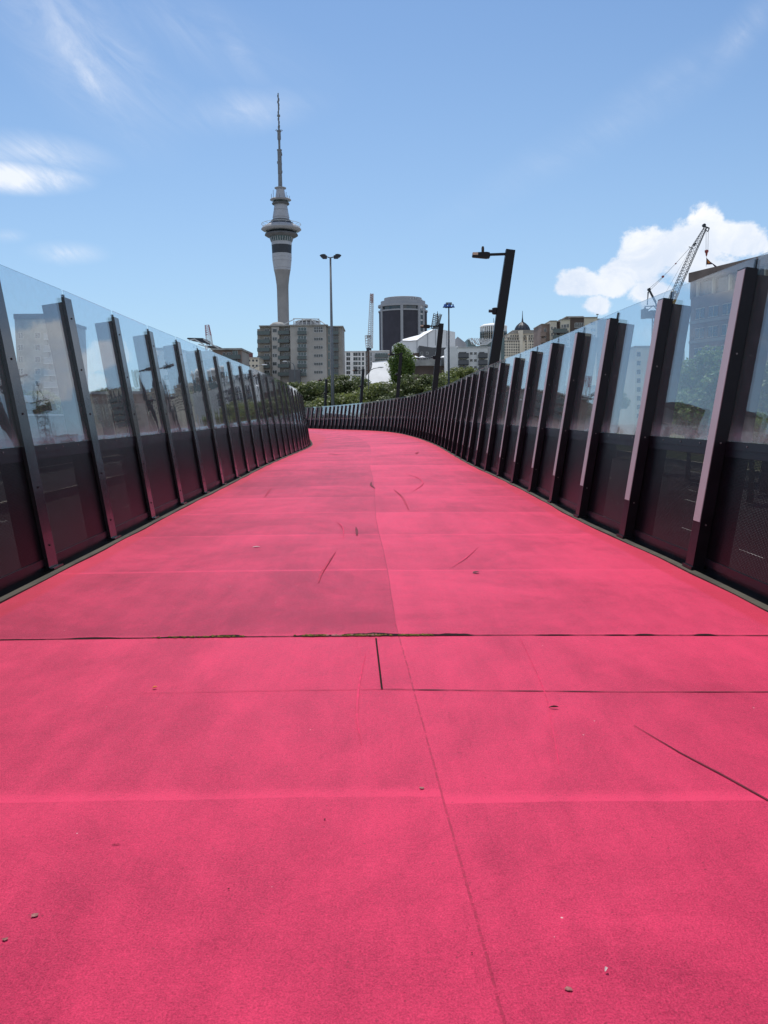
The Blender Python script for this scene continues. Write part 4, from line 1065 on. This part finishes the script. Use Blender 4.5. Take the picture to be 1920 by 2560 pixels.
# ------------------------------------------------------------------ cranes
def lattice(b, a, c, w0, w1, n, mi=0, th=.16):
    a = Vector(a); c = Vector(c); t = (c-a).normalized(); r = t.cross(Vector((0, 1, 0))).normalized(); u = r.cross(t)
    rings = []
    for k in range(n+1):
        f = k/n; w = (w0+(w1-w0)*f)/2; p = a.lerp(c, f); rings.append([p+r*(sx_*w)+u*(sy_*w) for sx_, sy_ in ((-1,-1),(1,-1),(1,1),(-1,1))])
    for j in range(4): b.bar(rings[0][j], rings[-1][j], th)
    for k in range(n):
        for j in range(4):
            l = (j+1) % 4; b.bar(rings[k][j], rings[k+1][l] if k % 2 else rings[k+1][l], th*.6); b.bar(rings[k][j], rings[k][l], th*.5)
def crane(name, D, px, label):
    return Bld(name, px, D, label, 'crane')
K1 = crane('tower_crane', 420, 925, 'slim pale luffing crane standing upright left of the round brick tower')
g = lambda x, y, dy=0: (lambda q: (q[0], dy, q[1]))(K1.P(X4(x), Y4(y)))
b = MB(); lattice(b, g(372, 655), g(391, 68), 2.6, 1.6, 26, th=.3); b.build('jib', M['steel_w'], K1.r)
b = MB(); lattice(b, g(388, 160), g(391, 62), 1.7, 1.0, 5, th=.34); b.build('jib_tip', M['red'], K1.r)
b = MB(); lattice(b, g(350, 520), g(362, 655), 3, 3, 5, th=.35); b.build('counter_frame', M['steel_w'], K1.r)
b = MB(); p0, p1 = g(334, 515), g(385, 540); b.box(p0[0], -1, p1[2], p0[0]+2.2, 1.5, p0[2]); p0, p1 = g(332, 655), g(386, 690); b.box(p0[0], -1.5, p1[2], p1[0], 2, p0[2]); b.build('machine_deck', M['steel_d'], K1.r)
b = MB(); q0 = g(360, 690); lattice(b, (q0[0], 0, 0), q0, 3, 3, 10, th=.4); b.build('mast', M['steel'], K1.r)
K2 = crane('tower_crane', 620, 1095, 'small distant grey crane with two arms above the white sheeting')
g2 = lambda x, y: (lambda q: (q[0], 0, q[1]))(K2.P(X4(x), Y4(y)))
b = MB(); q0 = g2(1086, 445); lattice(b, (q0[0], 0, 0), q0, 4, 4, 10, th=.5); b.build('mast', M['steel'], K2.r)
b = MB(); lattice(b, g2(1080, 440), g2(1090, 280), 5.5, 3, 7, th=.5); b.build('jib', M['steel'], K2.r)
b = MB(); lattice(b, g2(1108, 400), g2(1145, 285), 2.2, 1.5, 8, th=.4); b.build('second_jib', M['steel'], K2.r)
b = MB(); p0, p1 = g2(1058, 425), g2(1112, 445); b.box(p0[0], -1.5, p1[2], p1[0], 2, p0[2]); b.tube([g2(1106, 400), g2(1107, 255)], .25, 5); b.build('machine_deck', M['steel_d'], K2.r)
K3 = crane('tower_crane', 480, 520, 'red and white crane tip rising behind the low brown flats at left')
g3 = lambda x, y: (lambda q: (q[0], 0, q[1]))(K3.P(X3(x), Y3(y)))
b = MB(); lattice(b, g3(390, 175), g3(403, 265), 2.0, 2.8, 6, th=.22); b.build('jib_tip', M['red'], K3.r)
b = MB(); q0 = g3(412, 345); lattice(b, g3(403, 265), q0, 2.8, 3.2, 6, th=.22); lattice(b, (q0[0], 0, 0), q0, 4, 4, 12, th=.5); b.build('mast', M['steel_w'], K3.r)
K4 = crane('crawler_crane', 285, 1690, 'large lattice crane with a raised jib and hanging hook at upper right')
def X6(x): return 1520+.24111*x
def Y6(y): return 520+.24111*y
g6 = lambda x, y, dy=0: (lambda q: (q[0], dy, q[1]))(K4.P(X6(x), Y6(y)))
b = MB(); lattice(b, g6(693, 880), g6(905, 400), 1.9, 1.75, 15, th=.14); lattice(b, g6(905, 400), g6(1012, 200), 1.75, .8, 8, th=.14); b.build('jib', M['steel_d'], K4.r)
b = MB(); lattice(b, g6(645, 1000), g6(698, 868), 1.9, 2.0, 4, th=.3); b.bar(g6(660, 925, .3), g6(702, 862, .3), 1.2, .5); b.build('jib_foot', M['yellow'], K4.r)
b = MB(); b.bar(g6(990, 188), g6(1050, 210), .45, .35); b.bar(g6(1050, 210), g6(1035, 245), .3); b.bar(g6(1000, 215), g6(1035, 245), .2); b.tube([g6(996, 180, -.4), g6(996, 180, .5)], .55, 10); b.tube([g6(888, 385, -.2), g6(905, 370, .2)], .35, 8); b.bar(g6(838, 402), g6(880, 418), .2); b.build('jib_head', M['steel_d'], K4.r)
b = MB()
for a, c in (((1017, 235), (1016, 440)), ((1040, 240), (1036, 440)), ((425, 838), (570, 712)), ((445, 845), (575, 716)), ((570, 712), (702, 576)), ((702, 576), (850, 412))): b.tube([g6(*a), g6(*c)], .055, 5)
b.tube([g6(570, 930), g6(800, 520), g6(870, 400)], .03, 4); b.build('rope', M['steel_d'], K4.r)
b = MB(); p_ = g6(1022, 462); b.lathe([(.1, -1.2), (.25, -.9), (.35, -.2), (.62, .2), (.62, .75), (.3, .9)], 12, 0, p_[0], 0); b.v = [(x, y, z+p_[2]) for x, y, z in b.v]; b.build('hook_block', M['red'], K4.r)
b = MB(); b.tube([g6(569, 712, -.3), g6(569, 712, .3)], .4, 8); b.tube([g6(702, 577, -.3), g6(702, 577, .3)], .22, 8); b.build('pulley', M['red'], K4.r)
b = MB(); b.bar(g6(425, 845), g6(492, 975), .55); b.bar(g6(423, 850), g6(405, 1005), .2); b.bar(g6(413, 870), g6(410, 1005), .2); b.tube([g6(425, 845, -.5), g6(425, 845, .5)], .5, 8); b.bar(g6(492, 975), g6(520, 1075), .4); b.build('a_frame', M['steel_d'], K4.r)
b = MB()
for x0_, y0_, x1_, y1_ in ((356, 1050, 400, 1145), (400, 1085, 545, 1140), (430, 1065, 500, 1095), (455, 1105, 545, 1118)):
    p0, p1 = g6(x0_, y0_), g6(x1_, y1_); b.box(p0[0], -1.5, p1[2], p1[0], 1.5, p0[2])
b.bar(g6(380, 1020), g6(545, 1015), .3); b.bar(g6(410, 1060), g6(470, 1010), .25); b.bar(g6(470, 1010), g6(520, 1070), .25); b.bar(g6(385, 1030), g6(380, 1060), .5); b.build('machine_deck', M['dgrey'], K4.r)
b = MB(); q0 = g6(505, 1140); lattice(b, (q0[0], 0, 0), q0, 2.2, 2.2, 14, th=.28); b.build('mast', M['steel'], K4.r)
# flag under the hook
f0 = at(X6(1021), Y6(515), 285)
fo = empty('flag', (f0.x, 285, f0.z), label='dark pennant with an orange patch hanging below the crane hook', cat='flag')
def flagpt(x, y, dy=0): a = at(X6(x), Y6(y), 285); return (a.x-f0.x, dy, a.z-f0.z)
def cloth(name, P, m):
    b = MB(); n = len(P); fr_p = [flagpt(*p) for p in P]; b.v = [(x, y-.03, z) for x, y, z in fr_p]+[(x, y+.03, z) for x, y, z in fr_p]
    b.f = [tuple(range(n)), tuple(range(2*n-1, n-1, -1))]+[((k+1) % n, k, n+k, n+(k+1) % n) for k in range(n)]; b.m = [0]*len(b.f); b.build(name, m, fo)
M['flag_d'] = mat('flag_purple', (.05, .035, .07), .8, .2, var=.2); M['flag_o'] = mat('flag_orange', (.6, .22, .05), .8, .2, var=.25, vscale=3)
cloth('flag_cloth', [(1020,515,0),(1062,556,.1),(1100,580,.3),(1125,600,.1),(1152,645,-.2),(1140,645,-.2),(1110,612,.1),(1085,582,.2),(1060,585,.1),(1018,587,0)], M['flag_d'])
cloth('flag_patch', [(1028,538,-.12),(1050,558,-.05),(1066,570,.0),(1032,576,-.12)], M['flag_o'])
b = MB(); b.tube([(0, 0, .9), (0, 0, -2.9)], .05, 5); b.build('flag_rod', M['steel_d'], fo)

# ------------------------------------------------------------------ trees
def crown_mesh(name, seed, nclump, per, shape, m, leaf=.055, spread=.30, flat=.75):
    rg = np.random.default_rng(seed)
    th = rg.uniform(0, 2*np.pi, nclump); cz = rg.uniform(-.75, 1, nclump); rr_ = np.sqrt(1-cz**2*.98)
    rad = rg.uniform(.45, .84, nclump)
    c = np.stack([np.cos(th)*rr_, np.sin(th)*rr_, cz], 1)*rad[:, None]*np.array(shape)
    cs = rg.uniform(.6, 1.25, nclump)*spread
    ctr = np.repeat(c, per, 0); s_ = np.repeat(cs, per)
    d = rg.normal(size=(len(ctr), 3)); d /= np.linalg.norm(d, axis=1)[:, None]
    r = rg.uniform(.55, 1.0, len(ctr))**.5
    out_ = rg.uniform(0, 1, len(ctr)) > .93
    r = np.where(out_, r*1.25, r)
    p = ctr+d*(r*s_)[:, None]*np.array((1, 1, flat))
    nrm = d*.8+rg.normal(size=d.shape)*.55+np.array((0, 0, .35)); nrm /= np.linalg.norm(nrm, axis=1)[:, None]
    h = rg.normal(size=d.shape); t1 = np.cross(nrm, h); t1 /= np.linalg.norm(t1, axis=1)[:, None]; t2 = np.cross(nrm, t1)
    L_ = leaf*rg.uniform(.6, 1.3, len(p))[:, None]
    v = np.stack([p-t1*L_, p+t2*L_*.6, p+t1*L_, p-t2*L_*.6], 1).reshape(-1, 3)
    n = len(p); me = bpy.data.meshes.new(name)
    me.vertices.add(4*n); me.vertices.foreach_set('co', v.astype(np.float32).ravel())
    me.loops.add(4*n); me.loops.foreach_set('vertex_index', np.arange(4*n, dtype=np.int32))
    me.polygons.add(n); me.polygons.foreach_set('loop_start', np.arange(0, 4*n, 4, dtype=np.int32)); me.polygons.foreach_set('loop_total', np.full(n, 4, dtype=np.int32))
    me.materials.append(m); me.update(calc_edges=True); return me
CR = {}
for i in range(3): CR['d%d' % i] = crown_mesh('crown', 10+i, 90, 190, (1, 1, .8), M['leaf_dark'], .040, .25)
for i in range(3): CR['m%d' % i] = crown_mesh('crown', 20+i, 90, 190, (1, 1, .8), M['leaf_mid'], .040, .25)
CR['p0'] = crown_mesh('crown', 31, 90, 170, (.62, .62, 1.25), M['leaf_lite'], .045, .26, 1.3)
CR['l0'] = crown_mesh('crown', 32, 110, 190, (1, 1, .9), M['leaf_lite'], .040, .25)
CR['c0'] = crown_mesh('crown', 33, 80, 150, (.5, .5, 1.4), M['leaf_dark'], .04, .22, 1.4)
def tree(name, px, pytop, wpx, D, kind, label, group=None, hf=None, cat='tree'):
    rad = wpx/2*D/F; top = at(px, pytop, D); me = CR[kind]; zh = {'p': 1.38, 'c': 1.5}.get(kind[0], .98)
    sc = rad/.98 if kind[0] not in 'pc' else rad/.72
    cz = top.z-sc*zh; root = empty(name, (top.x, D, GZ), label=label, cat=cat, group=group); rg = random.Random(int(px*7+D))
    inst('crown', me, root, (0, 0, cz-GZ), (0, 0, rg.uniform(0, 6.28)), (sc*rg.uniform(.95, 1.08), sc, sc*(hf or 1)))
    t = MB(); hh = cz-GZ; t.tube([(0, 0, 0), (.1*rad*.3, 0, hh*.35), (0, .1, max(.5, hh-sc*.3))], [.09*rad+.12, .07*rad+.1, .05*rad+.06], 8)
    for k in range(6):
        a = k*1.05+rg.uniform(0, .5); r2 = sc*.62
        t.tube([(0, 0, max(.4, hh*.5)), (math.cos(a)*r2*.4, math.sin(a)*r2*.4, hh*.85), (math.cos(a)*r2, math.sin(a)*r2, hh+sc*.15)], [.05*rad+.05, .035*rad+.04, .02*rad], 6)
    t.build('trunk', M['trunk'], root); return root
GT = 'round-topped trees beyond the far fence'
for a in ((765, 927, 194, 128, 'd0', 'dark broad tree in front of the lower left corner of the apartment block'),
          (868, 915, 153, 140, 'd1', 'dark round tree behind the tall double-headed street light'),
          (850, 955, 200, 112, 'm0', 'olive-green round tree right of the tall grey street light pole'),
          (742, 985, 120, 106, 'd2', 'dark tree whose crown drops to the end of the left fence'),
          (930, 941, 153, 122, 'm1', 'olive-green tree below the curved sail wall'),
          (905, 983, 177, 104, 'm2', 'low olive-green tree just above the far fence by the fourth lamp post'),
          (800, 1000, 110, 104, 'm1', 'low bright olive tree over the far end of the right-hand fence'),
          (1002, 929, 165, 120, 'd2', 'dark round tree directly below the upright poplar'),
          (1050, 915, 153, 114, 'd0', 'dark round tree left of the second lamp post foot'),
          (1105, 907, 165, 122, 'm2', 'round tree behind the second lamp post below the terrace wall'),
          (1160, 901, 118, 130, 'm0', 'rightmost olive tree of the row, below the pale flats'),
          (1000, 968, 177, 100, 'd1', 'low dark tree above the far fence by the third lamp post'),
          (1090, 948, 165, 98, 'd2', 'low dark tree above the fence at the foot of the second lamp post'),
          (960, 1005, 120, 108, 'd0', 'low dark tree filling the gap between the third and fourth lamp posts'),
          (815, 930, 150, 150, 'd2', 'dark broad tree just left of the tall grey street light pole'),
          (930, 940, 120, 150, 'm0', 'dull green tree under the left edge of the curved sail wall'),
          (700, 1010, 130, 125, 'd1', 'dark tree mostly hidden behind the end of the left fence')):
    a = a[:3]+(a[3]+30,)+a[4:]; tree('round_tree', *a, group=GT)
tree('poplar_tree', 1003, 850, 68, 165, 'p0', 'upright bright green tree in front of the white sheeted building')
GR = 'trees behind the right-hand glass'
for a in ((1790, 858, 250, 92, 'l0', 'large green leafy tree seen through the right glass below the brown tower'),
          (1925, 875, 200, 78, 'm1', 'large olive tree at the right edge behind the nearest glass'),
          (1655, 960, 105, 105, 'd1', 'dark round bushy tree seen between right-hand fence posts'),
          (1830, 985, 130, 88, 'm2', 'low olive tree at the foot of the big leafy tree on the right'),
          (1725, 1015, 90, 95, 'd2', 'low dark shrubby tree just above the right glass bottom'),
          (1885, 1015, 120, 70, 'l0', 'low bright green tree near the right edge above the mesh'),
          (1540, 968, 70, 140, 'm0', 'small olive tree seen behind the middle right-hand panels'),
          (1440, 965, 110, 150, 'd0', 'dark tree seen behind the right-hand panels under the stepped flats')):
    tree('leafy_tree', *a, group=GR)
GL = 'trees behind the left-hand glass'
for a in ((30, 958, 120, 150, 'd0', 'dark tree at the foot of the white tower block, left edge'), (100, 962, 110, 150, 'm0', 'olive tree at the foot of the white tower block, right of its dark neighbour'),
          (178, 965, 90, 160, 'd1', 'dark low tree right of the white tower block'), (255, 958, 110, 230, 'd2', 'far dark tree on the skyline behind the left glass'),
          (320, 962, 110, 240, 'd1', 'farthest dark tree on the skyline between left-hand posts'), (470, 960, 120, 170, 'm1', 'olive tree behind the left panels below the low brown flats'),
          (545, 955, 130, 170, 'd0', 'dark tree behind the left panels under the low flats'), (620, 960, 110, 165, 'm2', 'olive tree behind the left panels below the small beige building'), (400, 970, 100, 175, 'd2', 'dark tree behind the left panels left of the low brown flats')):
    tree('leafy_tree', *a, group=GL)
